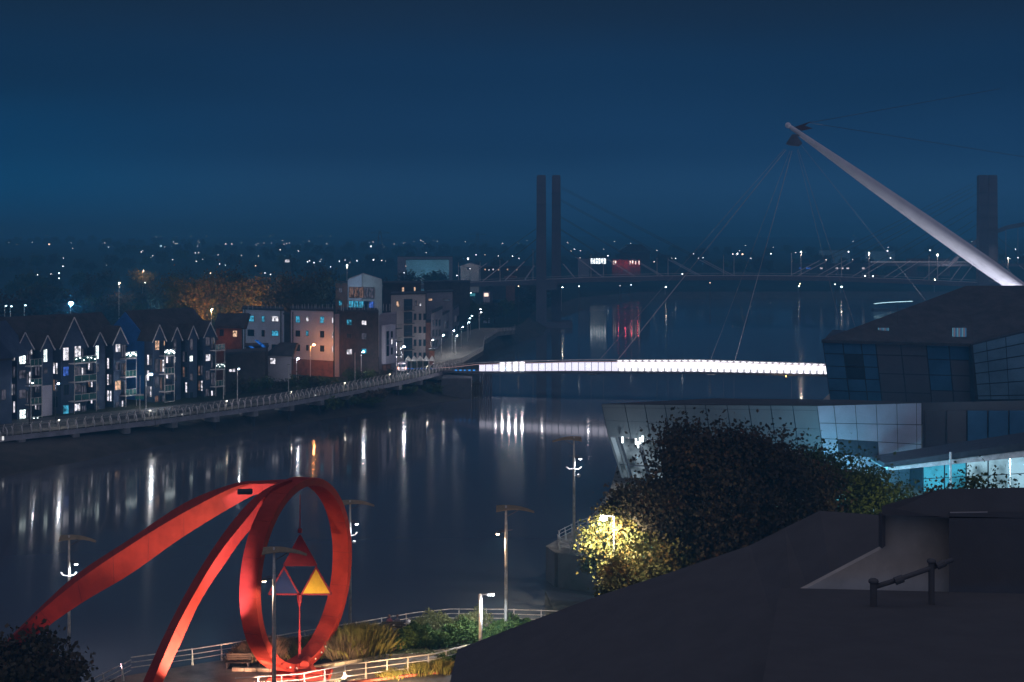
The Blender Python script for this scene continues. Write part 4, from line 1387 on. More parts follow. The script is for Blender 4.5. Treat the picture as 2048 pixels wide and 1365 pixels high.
# canopy pavilion
c = P(840, 724, 328)
t = thing('canopy_pavilion', (c.x, c.y, 4), 'white tensile canopy on posts beside the footbridge landing', 'canopy')
b = MB()
tops = []
for k in range(5):
    x0 = c.x - 2.8 + k * 1.4
    b.poly([(x0 - .7, c.y - 1.6, c.z + .3), (x0 + .7, c.y - 1.6, c.z + .3), (x0, c.y, c.z + 1.5)])
    b.poly([(x0 + .7, c.y - 1.6, c.z + .3), (x0 + .7, c.y + 1.6, c.z + .3), (x0, c.y, c.z + 1.5)])
    b.poly([(x0 - .7, c.y + 1.6, c.z + .3), (x0 - .7, c.y - 1.6, c.z + .3), (x0, c.y, c.z + 1.5)])
    b.poly([(x0 + .7, c.y + 1.6, c.z + .3), (x0 - .7, c.y + 1.6, c.z + .3), (x0, c.y, c.z + 1.5)])
o = b.build('canopy', M['canopy'], t)
me = MB().tube([(0, 0, 4), (0, 0, c.z + .3)], .06, 6).mesh('post', M['steel'])
for k in range(6):
    for s in (-1.5, 1.5):
        obj('post', me, t, Vector((c.x - 3.4 + k * 1.37, c.y + s, 0)) - wloc(t))
# blue strip lights of the landing plaza
a0, a1 = P(815, 738, 318), P(880, 738, 318)
t = thing('blue_led_strip', a0, 'blue strip of deck lights at the footbridge landing', 'light')
for k in range(8):
    q = a0.lerp(a1, k / 7)
    MB().box(q.x - .35, q.y, 5.25, q.x + .35, q.y + .2, 5.33).build('led_segment', glow('led_blue', (.04, .25, 1), 1.2, 'NONE'), t)
a = P(804, 732, 322)
t = thing('parked_van', (a.x, a.y, 4), 'parked white van with bright tail lights at the footbridge landing', 'van')
MB().box(a.x - 1, a.y, 4.35, a.x + 1, a.y + 4.2, 6.2).build('body', M['render'], t, bevel=.15)
MB().box(a.x - .8, a.y - .03, 5.3, a.x + .8, a.y - .005, 5.95).build('rear_window', M['glass'], t)
for s in (-.85, .85):
    MB().box(a.x + s - .12, a.y - .06, 4.8, a.x + s + .12, a.y - .01, 5.3).build('tail_light', glow('tail_light', (1, .5, .35), 5, 'NONE'), t)
    for yy in (.8, 3.3):
        MB().tube([(a.x + s - .1, a.y + yy, 4.33), (a.x + s + .1, a.y + yy, 4.33)], .33, 12).build('wheel', M['steel_dk'], t)
light('landing_light', 'POINT', (a.x, a.y - 1.2, 6), 60, (1, .8, .7), t, .1)

# ------------------------------------------------------------------ cable stayed road bridge with twin towers
M['stay'] = mat('stay_steel', (.10, .10, .13), .6, var=0)
BD = 560.0
k560 = BD / FPX
deck_px = [(700, 575), (905, 566), (1070, 560), (1180, 555), (1330, 552), (1500, 551), (1650, 553), (1800, 558), (1950, 565), (2150, 576)]
dp = [P(x, y, BD) for x, y in deck_px]
br = thing('cable_stayed_bridge', (P(1097, 560, BD).x, BD, 0), 'long dark cable stayed road bridge with twin concrete towers across the river', 'bridge')
b = MB()
for a, c in zip(dp, dp[1:]):
    b.hexa([a + Vector((0, -1, -1.9)), c + Vector((0, -1, -1.9)), c + Vector((0, 15, -1.9)), a + Vector((0, 15, -1.9)),
            a + Vector((0, -1, -.1)), c + Vector((0, -1, -.1)), c + Vector((0, 15, -.1)), a + Vector((0, 15, -.1))])
b.build('deck', M['pylon'], br)
b = MB()
for a, c in zip(dp, dp[1:]):
    b.bar(a + Vector((0, -.9, 0)), c + Vector((0, -.9, 0)), .12, .16)
    b.bar(a + Vector((0, -.9, .9)), c + Vector((0, -.9, .9)), .1)
b.build('parapet', M['trim'], br)


def deck_z(px):
    for (x0, y0), (x1, y1) in zip(deck_px, deck_px[1:]):
        if px <= x1:
            return CAM_H - ((y0 + (y1 - y0) * (px - x0) / (x1 - x0)) - HOR) * k560
    return 20


for px, w, yo, lab in ((1082.5, 19.5, 0, None), (1112.5, 18, 12, None), (1965, 19, 0, None), (1984, 18, 12, None)):
    d = BD + yo - 1.5
    x = X(px, d); hw = w / 2 * d / FPX
    zt = CAM_H + (HOR - 352.5) * d / FPX
    b = MB()
    b.loft([[(x - hw * 1.08, d - 1.9, -1), (x + hw * 1.08, d - 1.9, -1), (x + hw * 1.08, d + 1.9, -1), (x - hw * 1.08, d + 1.9, -1)],
            [(x - hw * .93, d - 1.5, zt), (x + hw * .93, d - 1.5, zt), (x + hw * .93, d + 1.5, zt), (x - hw * .93, d + 1.5, zt)]])
    b.box(x - hw * .8, d - 1.3, zt, x + hw * .8, d + 1.3, zt + .35)
    tw = b.build('tower', M['pylon'], br)
    for q in range(7):
        z = 24 + q * 5
        MB().box(x - hw * 1.02, d - 1.85, z, x + hw * 1.02, d + 1.85, z + .12).build('joint_band', M['pylon'], tw)
for (x0, x1, d0) in ((1082.5, 1112.5, BD - 1.5), (1965, 1984, BD - 1.5)):
    MB().box(X(x0, d0), d0 - 1.2, 15, X(x1, d0 + 12), d0 + 13, 18).build('cross_beam', M['pylon'], br)
    MB().box(X(x0, d0) - 6, d0 - 3, -2, X(x1, d0 + 12) + 6, d0 + 15, 2.2).build('pier_base', M['pylon'], br)
for sx in ((700, 860, 980, 1250, 2110)):
    x = X(sx, BD)
    if sx != 1250:
        MB().box(x - 1, BD + 2, 0, x + 1, BD + 12, deck_z(sx) - 1.8).build('column', M['pylon'], br)
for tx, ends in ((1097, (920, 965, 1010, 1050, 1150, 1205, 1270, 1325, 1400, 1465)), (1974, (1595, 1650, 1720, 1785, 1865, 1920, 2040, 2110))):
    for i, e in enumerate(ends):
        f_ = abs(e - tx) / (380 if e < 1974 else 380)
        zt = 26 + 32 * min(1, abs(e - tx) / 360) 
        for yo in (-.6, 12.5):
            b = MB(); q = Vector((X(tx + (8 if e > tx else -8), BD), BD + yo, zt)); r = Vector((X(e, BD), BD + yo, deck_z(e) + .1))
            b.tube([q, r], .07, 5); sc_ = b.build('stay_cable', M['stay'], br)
            MB().tube([r, r.lerp(q, min(.5, 13 / (q - r).length))], .11, 5).build('lit_lower_stay', M['cable'], sc_)  # paler colour stands for deck lamp light on the lower stay
# lamps on the deck 
proto = None
for i, (px, yt, lit) in enumerate([(1182, 510, 0), (1207, 514, 0), (1314, 516, 0), (1336, 515, 0), (1447, 511, 0), (1468, 512, 0), (1583, 506, 0), (1602, 504, 1), (1683, 512, 0), (1738, 506, 1),
                                   (1875, 510, 1), (1858, 512, 0), (2016, 517, 1), (1000, 520, 0), (960, 524, 0), (917, 525, 0), (694, 531, 1), (1066, 500, 0)]):
    z = deck_z(px) if px > 700 else ground_z(BD)
    a = P(px, yt, BD + 1)
    t = thing('street_lamp', (a.x, a.y, z), ('lit lamp post on the bridge deck at its %s' % {1602: 'middle right, left of three lit posts', 1738: 'right, middle of three lit posts', 1875: 'right, near the white mast', 2016: 'far right beyond the right tower'}.get(px, 'left approach'))
              if lit else 'thin unlit lamp post on the road bridge deck', 'street lamp', 'lamp posts on the road bridge')
    MB().tube([(a.x, a.y, z), a], [.16, .1], 6).build('pole', M['steel'], t)
    MB().bar(a + Vector((-.5, 0, .05)), a + Vector((.5, 0, .05)), .35, .14).build('lamp_head', M['steel_dk'], t)
    if lit:
        MB().ball(a, .34, 6, 4, .6).build('bulb', M['far_lamp_big'] if 'far_lamp_big' in M else M.setdefault('far_lamp_big', glow('far_lamp_big', (1, .9, .85), 25)), t)
        light('lamp_light', 'POINT', a - Vector((0, .6, .5)), 500, (1, .85, .75), t, .1)
# vehicles on the bridge
for px, w, lab in ((1373, 3.4, 'small lit vehicle crossing the road bridge left of the hanging cables'), (1735, 2, 'small lit car near the right on the road bridge'), (1752, 2.4, 'second small lit car near the right on the road bridge')):
    z = deck_z(px) ; x = X(px, BD + 2)
    t = thing('car', (x, BD + 2, z), lab, 'car')
    MB().prism([(x - w / 2, BD + 2, z + .25), (x + w / 2, BD + 2, z + .25), (x + w / 2, BD + 2, z + .9), (x + w * .3, BD + 2, z + 1.4), (x - w * .3, BD + 2, z + 1.4), (x - w / 2, BD + 2, z + .9)], (0, 1.7, 0)).build('body', M['steel_dk'], t)
    MB().box(x - w / 2 - .1, BD + 1.9, z + .5, x - w / 2 + .25, BD + 2.6, z + .8).build('headlight', M['far_white'], t)
    for s in (-.3, .3):
        MB().tube([(x + s * w, BD + 1.95, z + .3), (x + s * w, BD + 2.15, z + .3)], .3, 10).build('wheel', M['roofdk'], t)

# bow-string arch bridge seen beyond the right tower
AD = 760.0
t = thing('arch_bridge', (X(2048, AD), AD, 4), 'pale steel arch road bridge behind the right tower', 'bridge')
apx = [(1896, 533), (1915, 515), (1945, 488), (1980, 468), (2015, 455), (2060, 447), (2110, 447), (2170, 458)]
ap = [P(x, y, AD) for x, y in apx]
b = MB()
b.loft([[p + Vector((0, -1, -1.1)), p + Vector((0, 1, -1.1)), p + Vector((0, 1, 1.1)), p + Vector((0, -1, 1.1))] for p in ap])
b.build('arch', M['pylon'], t)
b = MB(); q0, q1 = P(1740, 527, AD), P(2200, 529, AD)
b.hexa([q0 + Vector((0, 0, -1.4)), q1 + Vector((0, 0, -1.4)), q1 + Vector((0, 14, -1.4)), q0 + Vector((0, 14, -1.4)), q0, q1, q1 + Vector((0, 14, 0)), q0 + Vector((0, 14, 0))])
b.build('deck', M['pylon'], t)
b = MB(); b.bar(q0 + Vector((0, -.2, .7)), P(1965, 527, AD) + Vector((0, -.2, .7)), .3, .35); b.build('lit_rail', glow('lit_rail', (.85, .75, .85), .35, 'NONE'), t)
for i in range(7):
    p = ap[1].lerp(ap[5], i / 6)
    px = 1024 + p.x * FPX / AD
    # height on arch
    for (x0, y0), (x1, y1) in zip(apx, apx[1:]):
        if x0 <= px <= x1:
            py = y0 + (y1 - y0) * (px - x0) / (x1 - x0)
            MB().tube([P(px, py, AD), P(px, 527, AD)], .09, 5).build('hanger', M['cable'], t)
light('lamp_light', 'POINT', P(1903, 522, AD - 8), 2500, (1, .85, .8), t, .3)

# ------------------------------------------------------------------ footbridge with lit rail bays
fb_px = [(868, 737, 741, 314), (905, 735, 742, 312), (950, 729.5, 744, 309.5), (1150, 724, 743, 304.5), (1400, 723.5, 744.5, 301), (1650, 731.5, 749.5, 299), (1900, 743, 762, 298)]


def fbp(px):
    for a, c in zip(fb_px, fb_px[1:]):
        if px <= c[0]:
            k = (px - a[0]) / (c[0] - a[0])
            return [a[i] + (c[i] - a[i]) * k for i in (1, 2, 3)]
    return list(fb_px[-1][1:])


foot = thing('footbridge', P(905, 745, 312), 'white footbridge whose rail bays glow brilliantly over the river', 'bridge')
WID = 5.0
b = MB(); hr = MB(); lo = MB(); hr2 = MB()
samp = list(range(868, 1901, 43))
for a, c in zip(samp, samp[1:]):
    (t0, b0, d0), (t1, b1, d1) = fbp(a), fbp(c)
    p, q = P(a, b0, d0), P(c, b1, d1)
    pt_, qt_ = P(a, t0, d0), P(c, t1, d1)
    w = Vector((0, WID, 0))
    if a < 905:
        pass
    b.hexa([p - Vector((0, 0, .45)), q - Vector((0, 0, .45)), q + w - Vector((0, 0, .45)), p + w - Vector((0, 0, .45)), p, q, q + w, p + w])
    hr.bar(pt_, qt_, .1, .12); hr2.bar(pt_ + w, qt_ + w, .1, .12)
    lo.bar(p + Vector((0, -.12, -.28)), q + Vector((0, -.12, -.28)), .14, .34)
b.build('deck', M['concrete_dk'], foot)
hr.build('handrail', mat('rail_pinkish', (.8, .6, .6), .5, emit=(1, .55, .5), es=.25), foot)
hr2.build('handrail', M['steel'], foot)
lo.build('edge_beam', M['concrete_dk'], foot)
BAY = 13.25
mats = {k: glow('panel_%s' % k, c, s) for k, (c, s) in {'a': ((.80, .78, .95), 1.5), 'b': ((.92, .9, 1), 1.3), 'c': ((.95, .92, 1.0), 1.5), 'z': ((.05, .15, .4), .25)}.items()}
for k_ in 'bc':
    nt_ = mats[k_].node_tree; e_ = nt_.nodes['Emission']
    tc_ = nt_.nodes.new('ShaderNodeTexCoord'); sp_ = nt_.nodes.new('ShaderNodeSeparateXYZ'); ma_ = nt_.nodes.new('ShaderNodeMath'); ma_.operation = 'PINGPONG'
    ma_.inputs[1].default_value = .5
    mr_ = nt_.nodes.new('ShaderNodeMapRange'); mr_.inputs['From Max'].default_value = .5; mr_.inputs['To Min'].default_value = .8; mr_.inputs['To Max'].default_value = 3.2  # lamp glow put into the panel emission, brightest at mid-bay
    nt_.links.new(tc_.outputs['Generated'], sp_.inputs[0]); nt_.links.new(sp_.outputs['X'], ma_.inputs[0]); nt_.links.new(ma_.outputs[0], mr_.inputs['Value']); nt_.links.new(mr_.outputs[0], e_.inputs[1])
M['led'] = glow('led_white', (.96, .95, 1.0), 60)
M['led_strong'] = glow('led_strong', (.96, .95, 1.0), 420)
led2_me = None
post_me = led_me = None
i = 0
px = 905.0
while px < 1888:
    (t0, b0, d0), (t1, b1, d1) = fbp(px), fbp(px + BAY)
    p, q = P(px, b0, d0), P(px + BAY, b1, d1)
    pt_, qt_ = P(px, t0, d0), P(px + BAY, t1, d1)
    h0, h1 = (pt_.z - p.z), (qt_.z - q.z)
    for yo in (0.0, WID):
        o = MB().box(-.05, -.1, -.25, .05, .02, h0).mesh('railing_post', M['steel_dk']) if post_me is None else post_me
        post_me = o
        obj('railing_post', o, foot, p + Vector((0, yo, 0)) - wloc(foot))
    kind = None
    if 955 < px < 985: kind = 'a'
    elif 985 <= px < 1042: kind = 'b'
    elif 1042 <= px < 1236: kind = 'a'
    elif px >= 1236: kind = 'c'
    if kind:
        g_ = .035
        for yo in ((.05, WID - .05) if kind != 'a' else (.05,)):
            mb_ = MB().hexa([p + Vector((.06, yo, .12)), q + Vector((-.06, yo, .12)), q + Vector((-.06, yo + g_, .12)), p + Vector((.06, yo + g_, .12)),
                             p + Vector((.06, yo, h0 - .12)), q + Vector((-.06, yo, h1 - .12)), q + Vector((-.06, yo + g_, h1 - .12)), p + Vector((.06, yo + g_, h0 - .12))])
            mb_.build('light_panel', mats[kind], foot)
        if kind in 'bc' or i % 7 == 3:
            pass
        i += 1
        if kind in 'bc' or i % 7 == 3:
            c_ = (p + q) / 2 + Vector((0, -.06, h0 * .55))
            if led_me is None:
                led_me = MB().ball((0, 0, 0), .17, 8, 5).mesh('led_lamp', M['led'], smooth=True)
            if kind == 'b':
                if led2_me is None:
                    led2_me = MB().ball((0, 0, 0), .17, 8, 5).mesh('led_lamp', M['led_strong'], smooth=True)
                obj('led_lamp', led2_me, foot, c_ - wloc(foot))
            else:
                obj('led_lamp', led_me, foot, c_ - wloc(foot))
    px += BAY
# landing abutment & blue lights at left end
ab = P(930, 750, 308)
MB().box(ab.x - 5, 304, -1, ab.x + 1.5, 314, ab.z - .4).build('abutment', M['concrete_dk'], foot)
for k in range(6):
    q = P(960 + k * 4.5, 744, 308)
    MB().tube([(q.x, q.y + 1, -1), (q.x, q.y + 1, q.z - .3)], .22, 7).build('pile', M['pylon'], foot)
for k in range(5):
    q = P(912 + k * 9, 741, 311)
    MB().box(q.x - .25, q.y - .05, q.z - .1, q.x + .25, q.y, q.z + .12).build('blue_lamp', glow('bridge_blue', (.05, .35, 1), 1.3, 'NONE') if k == 0 else bpy.data.materials['bridge_blue'], foot)
# people-like dark cluster of timber fenders beside the abutment
t = thing('timber_fender', (ab.x + 3, 302, 0), 'dark slatted timber fender piles under the footbridge end', 'fender')
b = MB()
for k in range(7):
    b.tube([(ab.x + 1.8 + k * .35, 302.5, -1), (ab.x + 1.8 + k * .35, 302.5, 4.2 - .2 * (k % 3))], .13, 6)
b.build('pile', M['bark'], t)
MB().bar((ab.x + 1.6, 302.3, 3.4), (ab.x + 4.1, 302.3, 3.4), .2, .25).build('waler', M['bark'], t)
light('amber_underlight', 'POINT', P(1572, 752, 297), 120, (1, .5, .15), foot, .1)
q = P(1572, 753, 297.5)
MB().ball(q, .16, 6, 4).build('amber_lamp', glow('amber', (1, .5, .12), 9), foot)
for k in range(16):
    q = P(1540 + k * 6, 751 + k * .25, 299)

# mast: a tapered white tube leaning over the river from the right bank
m0, m1 = P(2175, 673, 297), P(1576, 251, 290)
mp = [(0, .9), (.15, 2.0), (.35, 2.35), (.55, 2.1), (.75, 1.55), (.9, .95), (.965, .72), (1.0, .55)]
b = MB(); b.tube([m0.lerp(m1, k) for k, r in mp], [r * .72 for k, r in mp], 20)
b.build('mast', M['mast'], foot, smooth=True)
tdir = (m1 - m0).normalized()
nb = Vector((0, -1, 0)); side = tdir.cross(nb).normalized()
low = -1 if side.z > 0 else 1
b = MB(); b.tube([m0.lerp(m1, k) + side * low * r * .70 + Vector((0, -.1, 0)) for k, r in mp[1:7]], .1, 6)
b.build('mast_rib', M['mast'], foot)
b = MB(); b.ball(m1, .62, 10, 6); b.build('mast_tip', M['mast'], foot, smooth=True)
M['anchor'] = mat('anchor_steel', (.10, .05, .06), .6, scale=1)
M['panelnight0'] = mat('clamp_steel', (0.14, 0.14, 0.18), 0.5, 0.2)
cl = P(1588, 272, 290)
b = MB(); b.bar(m0.lerp(m1, .955), cl, .5, .4); b.build('hanger_arm', M['steel_dk'], foot)
b = MB(); b.prism([cl + Vector((-1.7, -.2, -1.7)), cl + Vector((-1.0, -.2, -2.0)), cl + Vector((1.0, -.2, -2.2)), cl + Vector((1.7, -.2, -1.6)), cl + Vector((.4, -.2, .3)), cl + Vector((-.4, -.2, .3))], (0, .4, 0))
b.build('cable_clamp', M['panelnight0'], foot)
b = MB(); b.prism([P(1590, 254, 290), P(1622, 243, 290), P(1610, 252, 290), P(1626, 257, 290), P(1604, 262, 290)], (0, .5, 0))
b.build('backstay_anchor', M['anchor'], foot)
cab = M['cable']
for (x0, y0, x1, y1, dd, r) in ((1572, 300, 1234, 722, 303.5, .06), (1584, 302, 1470, 722, 300.5, .06), (1569, 298, 1180, 742, 309, .035), (1580, 302, 1412, 745, 305.5, .035),
                                (1596, 298, 1722, 690, 300, .035), (1594, 300, 1690, 690, 304, .03), (1602, 290, 1850, 600, 300, .03)):
    qa, qb = P(x0, y0, 290), P(x1, y1, dd)
    MB().tube([qa, qb], r, 5).build('cable', M['cable_dim'], foot)
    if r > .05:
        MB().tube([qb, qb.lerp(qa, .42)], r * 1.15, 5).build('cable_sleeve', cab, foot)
for (x1, y1) in ((1800, 212), (2100, 300)):
    MB().tube([P(1618, 246, 290.3), P(x1 + 200, y1 + (y1 - 246) * 1.0, 330)], .05, 5).build('backstay', M['steel_dk'], foot)
for px in (1187, 1424):
    q = P(px, 745, 308)
    MB().prism([q + Vector((-1.6, 0, 0)), q + Vector((1.4, 0, 0)), q + Vector((.5, 0, -.5)), q + Vector((-1.2, 0, -.5))], (0, -.8, 0)).build('cable_bracket', M['steel'], foot)
# floodlight grazing the mast from its foot
for q, pw in ((P(2120, 720, 290), 52000), (P(1900, 752, 286), 9000)):
    t = thing('mast_floodlight', q, 'floodlight behind the theatre roof aimed up the mast' if pw > 20000 else 'second floodlight aimed up the middle of the mast', 'floodlight')
    MB().box(q.x - .4, q.y - .3, q.z - .9, q.x + .4, q.y + .3, q.z - .4).build('housing', M['steel_dk'], t)
    MB().tube([(q.x, q.y, 4), (q.x, q.y, q.z - .9)], .12, 6).build('pole', M['steel_dk'], t)
    light('lamp_light', 'SPOT', q, pw, (.86, .90, 1.0), t, .3, m0.lerp(m1, .38 if pw > 20000 else .5), 75, .9)

# a boat's cyan light trail shaped as a glowing strip on an added float
t = thing('light_trail', P(1790, 612, 700), 'boat light trail shaped as a glowing cyan strip, above the theatre roof', 'light_trail')
pq = [P(x, y, 700 + (x - 1790) * .0) for x, y in ((1748, 608), (1765, 606), (1790, 604.5), (1825, 603))]
b = MB()
for a, c in zip(pq, pq[1:]):
    b.bar(a, c, .16, .28)
b.build('trail_glow', glow('cyan_trail', (.55, .9, 1), 2.2), t)
b = MB()
for a, c in zip(pq, pq[1:]):
    a2, c2 = Vector((a.x, a.y, 0)), Vector((c.x, c.y, 0))
    b.hexa([a2 + Vector((0, .3, -.2)), c2 + Vector((0, .3, -.2)), c2 + Vector((0, 6, -.2)), a2 + Vector((0, 6, -.2)), a2 + Vector((0, .3, .9)), c2 + Vector((0, .3, .9)), c2 + Vector((0, 6, .9)), a2 + Vector((0, 6, .9))])
    b.bar((a.x, a.y + .3, .9), a, .12)
b.build('added_float', M['steel_dk'], t)
# streetlights of the hidden right bank whose reflections show between bridges
for px, py, d, pw, lab in ((1125, 575, 610, 0, 'lamp on the left bank just right of the twin towers'), (1332, 574, 800, 0, 'lamp on the far shore under the road bridge, left of the hanging cables'),
                           (1683, 574, 830, 0, 'bright cream lamp on the far shore under the road bridge at the right'), (1870, 560, 840, 0, 'lamp on the far shore near the theatre roof'), (1598, 573, 835, 0, 'warm lamp on the far shore under the road bridge')):
    t = street_lamp(px, py, d, 4, lab, 'lamps of the far shore', 'far_lamp_shore' if 'far_lamp_shore' in M else (M.setdefault('far_lamp_shore', glow('far_lamp_shore', (1, .93, .75), 120)) and 'far_lamp_shore'), (.5, 0), 0, .30 if px == 1683 else .2)

# ------------------------------------------------------------------ theatre with folded roof
TD = 230.0
th = thing('riverside_theatre', (X(1760, TD), TD, 4), 'large dark theatre with a folded roof and blue metal panels at the right', 'theatre')
# panelled front, leaning outwards at its left edge
tf = [(1645, 683), (1945, 690), (1660, 800), (1955, 806)]
A_, B_ = P(1645, 683, TD), P(1948, 690, TD + 4)
A0, B0 = P(1661, 806, TD + 1.5), P(1958, 815, TD + 5.5)


def on_front(u, v, out=0.0):
    """u 0..1 along, v 0..1 upwards on the leaning front"""
    p = A0.lerp(B0, u).lerp(A_.lerp(B_, u), v)
    return p + Vector((0, -out, 0))


MB().hexa([A0 + (A0 - A_) * .3 + Vector((0, .1, 0)), B0 + (B0 - B_) * .3 + Vector((0, .1, 0)), B0 + Vector((0, 30, -3)), A0 + Vector((8.5, 30, -3)), A_ + Vector((0, .1, 0)), B_ + Vector((0, .1, 0)), B_ + Vector((0, 30, 0)), A_ + Vector((8.5, 30, 0))]).build('wall', M['frame_dk'], th)


def panel_grid(us, vs, m, matname_fn=None, skip=(), on=on_front, parent=th, out=.06, gap=.004):
    for i in range(len(us) - 1):
        for j in range(len(vs) - 1):
            if (i, j) in skip: continue
            u0, u1, v0, v1 = us[i] + gap, us[i + 1] - gap, vs[j] + gap * 2, vs[j + 1] - gap * 2
            mm = matname_fn(i, j) if matname_fn else m
            MB().hexa([on(u0, v0, out), on(u1, v0, out), on(u1, v0, 0), on(u0, v0, 0), on(u0, v1, out), on(u1, v1, out), on(u1, v1, 0), on(u0, v1, 0)]).build('panel', M[mm], parent)


M['panelnight'] = mat('night_panel', (0.13, 0.13, 0.15), 0.5, 0.2, scale=.1, var=.15)
panel_grid([0, .13, .25, .345], [0, .2, .4, .6, .8, 1], 'panelblue', lambda i, j: 'glass' if (i == 1 and j in (2, 3)) else 'panelblue')
panel_grid([.345, .51, .68], [0, .2, .5, .8, 1], 'panelnight')
panel_grid([.68, .83, 1.0], [0, .25, .5, .75, 1], 'panelblue', lambda i, j: 'bluewall2' if j == 3 else 'panelnight')  if False else panel_grid([.68, .83, 1.0], [0, .25, .5, .75, 1], 'panelnight', lambda i, j: 'panelblue' if j == 3 or (i == 0 and j > 0) else 'panelnight')
# folded roof rising to the right
r_l, r_m, r_t0, r_t1 = P(1643, 680, TD - .5), P(1948, 688, TD + 3), P(1932, 572, TD + 26), P(2120, 571, TD + 26)
r_r = P(2120, 644, TD + 1)
MB().prism([r_l, r_m, r_t0], (0, 0, -.5)).build('roof', M['roofdk'], th)
MB().prism([r_m, r_r, r_t1, r_t0], (0, .02, -.5)).build('roof', M['roofdk'], th)
r_b = r_l + Vector((2, 30, 0))
# glazed and panelled wing at right
A2, B2 = P(1945, 690, TD + 1.5), P(2130, 645, TD - 1.5)
A3, B3 = P(1956, 800, TD + 2.2), P(2130, 800, TD - 1)


def on_wing(u, v, out=0.0):
    p = A3.lerp(B3, u).lerp(A2.lerp(B2, u), v)
    return p + Vector((0, -out, 0))


MB().hexa([A3 + Vector((0, .6, -3)), B3 + Vector((0, .6, -3)), B3 + Vector((0, 10, -3)), A3 + Vector((0, 10, -3)), A2 + Vector((0, .6, 0)), B2 + Vector((0, .6, 0)), B2 + Vector((0, 10, 0)), A2 + Vector((0, 10, 0))]).build('wall', M['frame_dk'], th)
M['panelteal'] = mat('teal_panel', (0.16, 0.30, 0.42), .42, .3, scale=.2, var=.2)
panel_grid([0, .15, .36, .56, .78, 1], [0, .07, .28, .48, .66, .84, 1], 'panelteal', on=on_wing, gap=.004)
# roof vents: vertical slats in two groups
for px0, n, ms in ((1754, 7, ('glass', 'lit_dim', 'panelteal')), (1902, 9, ('lit_cyan', 'lit_dim', 'lit_white'))):
    for k in range(n):
        c_ = P(px0 + k * 3.2, 665, TD + 6)
        o = MB().box(c_.x - .045, c_.y - 1.2, c_.z - .7, c_.x + .045, c_.y - .8, c_.z + .8)
        o.build('roof_slat', M['slat_lit%d' % (k % 3)] if ('slat_lit%d' % (k % 3)) in M else M.setdefault('slat_lit%d' % (k % 3), glow('slat_lit%d' % (k % 3), ((.2, .55, .8), (.35, .3, .4), (.1, .3, .6))[k % 3], .35, 'NONE')), th)
# weather vane pole on roof
a, c = P(1795, 612, TD + 8), P(1795, 662, TD + 8)
t = thing('weather_vane', c, 'thin weather mast with a drooping vane on the theatre roof', 'weather vane')
MB().tube([c - Vector((0, 0, .5)), a], .035, 5).build('pole', M['steel_dk'], t)
MB().prism([a + Vector((-.8, 0, -.25)), a + Vector((1.9 * .3, 0, .35)), a + Vector((-.2, 0, .0))], (0, .05, 0)).build('vane', M['steel_dk'], t)
# low roofs between theatre and foyer wing
t = thing('dark_link_roof', P(1950, 820, 205), 'dark flat link roof between the theatre and the near foyer', 'building')
MB().hexa([P(1845, 900, 196), P(2120, 870, 190), P(2120, 870, 222), P(1845, 900, 222), P(1845, 806, 196), P(2120, 800, 190), P(2120, 800, 222), P(1845, 806, 222)]).build('wall', M['panelnight'], t)
for k in range(5):
    a, c = P(1852 + k * 42, 822, 195.3 - k), P(1890 + k * 42, 822, 194.5 - k)
    MB().hexa([a + Vector((0, 0, -5)), c + Vector((0, 0, -5)), c + Vector((0, .3, -5)), a + Vector((0, .3, -5)), a, c, c + Vector((0, .3, 0)), a + Vector((0, .3, 0))]).build('panel', M['panelblue' if k > 1 else 'panelnight'], t)

# ------------------------------------------------------------------ near foyer wing: leaning metal box
FD = 172.0
fw = thing('foyer_wing', (X(1500, FD), FD, 3.4), 'leaning pale metal panelled foyer wing with lit windows at its left tip', 'building')
T0, T1, T2 = P(1203, 809, 176), P(1634, 812, 170), P(1843, 806, 177)
L0, L1, L2 = P(1216, 873, 176.4), P(1646, 905, 170.4), P(1843, 925, 177.4)
G0, G1, G2 = P(1243, 955, 177), P(1655, 985, 171), P(1843, 985, 178)
ridge = P(1430, 797, 186)
back = Vector((0, 22, 0))
b = MB()
b.prism([T0, T1, T2, T2 + Vector((0, 8, -1)), T1 + Vector((0, 12, -1)), T0 + Vector((1.5, 8, -1))], (0, 0, -.3))
b.build('roof_deck', M['roofdk'], fw)
b = MB()
q0_, q1_ = P(1430, 797, 184), P(1700, 800, 184)
b.poly([T0 + Vector((0, 0, .04)), T1 + Vector((0, 0, .04)), q0_]); b.poly([T1 + Vector((0, 0, .04)), T2 + Vector((0, 0, .04)), q1_, q0_]); b.poly([q0_, q1_, P(1800, 815, 200), P(1240, 815, 200)]); b.poly([T0 + Vector((0, 0, .04)), q0_, P(1240, 815, 200)])
b.build('roof', M['roofdk'], fw, fix=False)


def quad_on(a, bq, c, d_):
    def on(u, v, out=0.0):
        p = a.lerp(bq, u).lerp(d_.lerp(c, u), v)
        return p + Vector((0, -out, 0))
    return on


on1 = quad_on(L0, L1, T1, T0)
on2 = quad_on(L1, L2, T2, T1)
MB().hexa([L0 + Vector((0, .15, 0)), L1 + Vector((0, .15, 0)), L1 + Vector((0, 12, 0)), L0 + Vector((2, 10, 0)), T0 - Vector((0, 0, .02)), T1 - Vector((0, 0, .02)), T1 + Vector((0, 12, -2)), T0 + Vector((2, 10, -2))]).build('wall', M['frame_dk'], fw)
MB().hexa([L1 + Vector((0, .15, 0)), L2 + Vector((0, .15, 0)), L2 + Vector((0, 10, 0)), L1 + Vector((0, 12, 0)), T1 - Vector((0, 0, .02)), T2 - Vector((0, 0, .02)), T2 + Vector((0, 10, -2)), T1 + Vector((0, 12, -2))]).build('wall', M['frame_dk'], fw)
us = [0, .11, .205, .30, .395, .49, .59, .69, .79, .89, 1.0]
panel_grid(us, [0, .5, .9, 1.0], 'panel', on=on1, parent=fw, gap=.002)
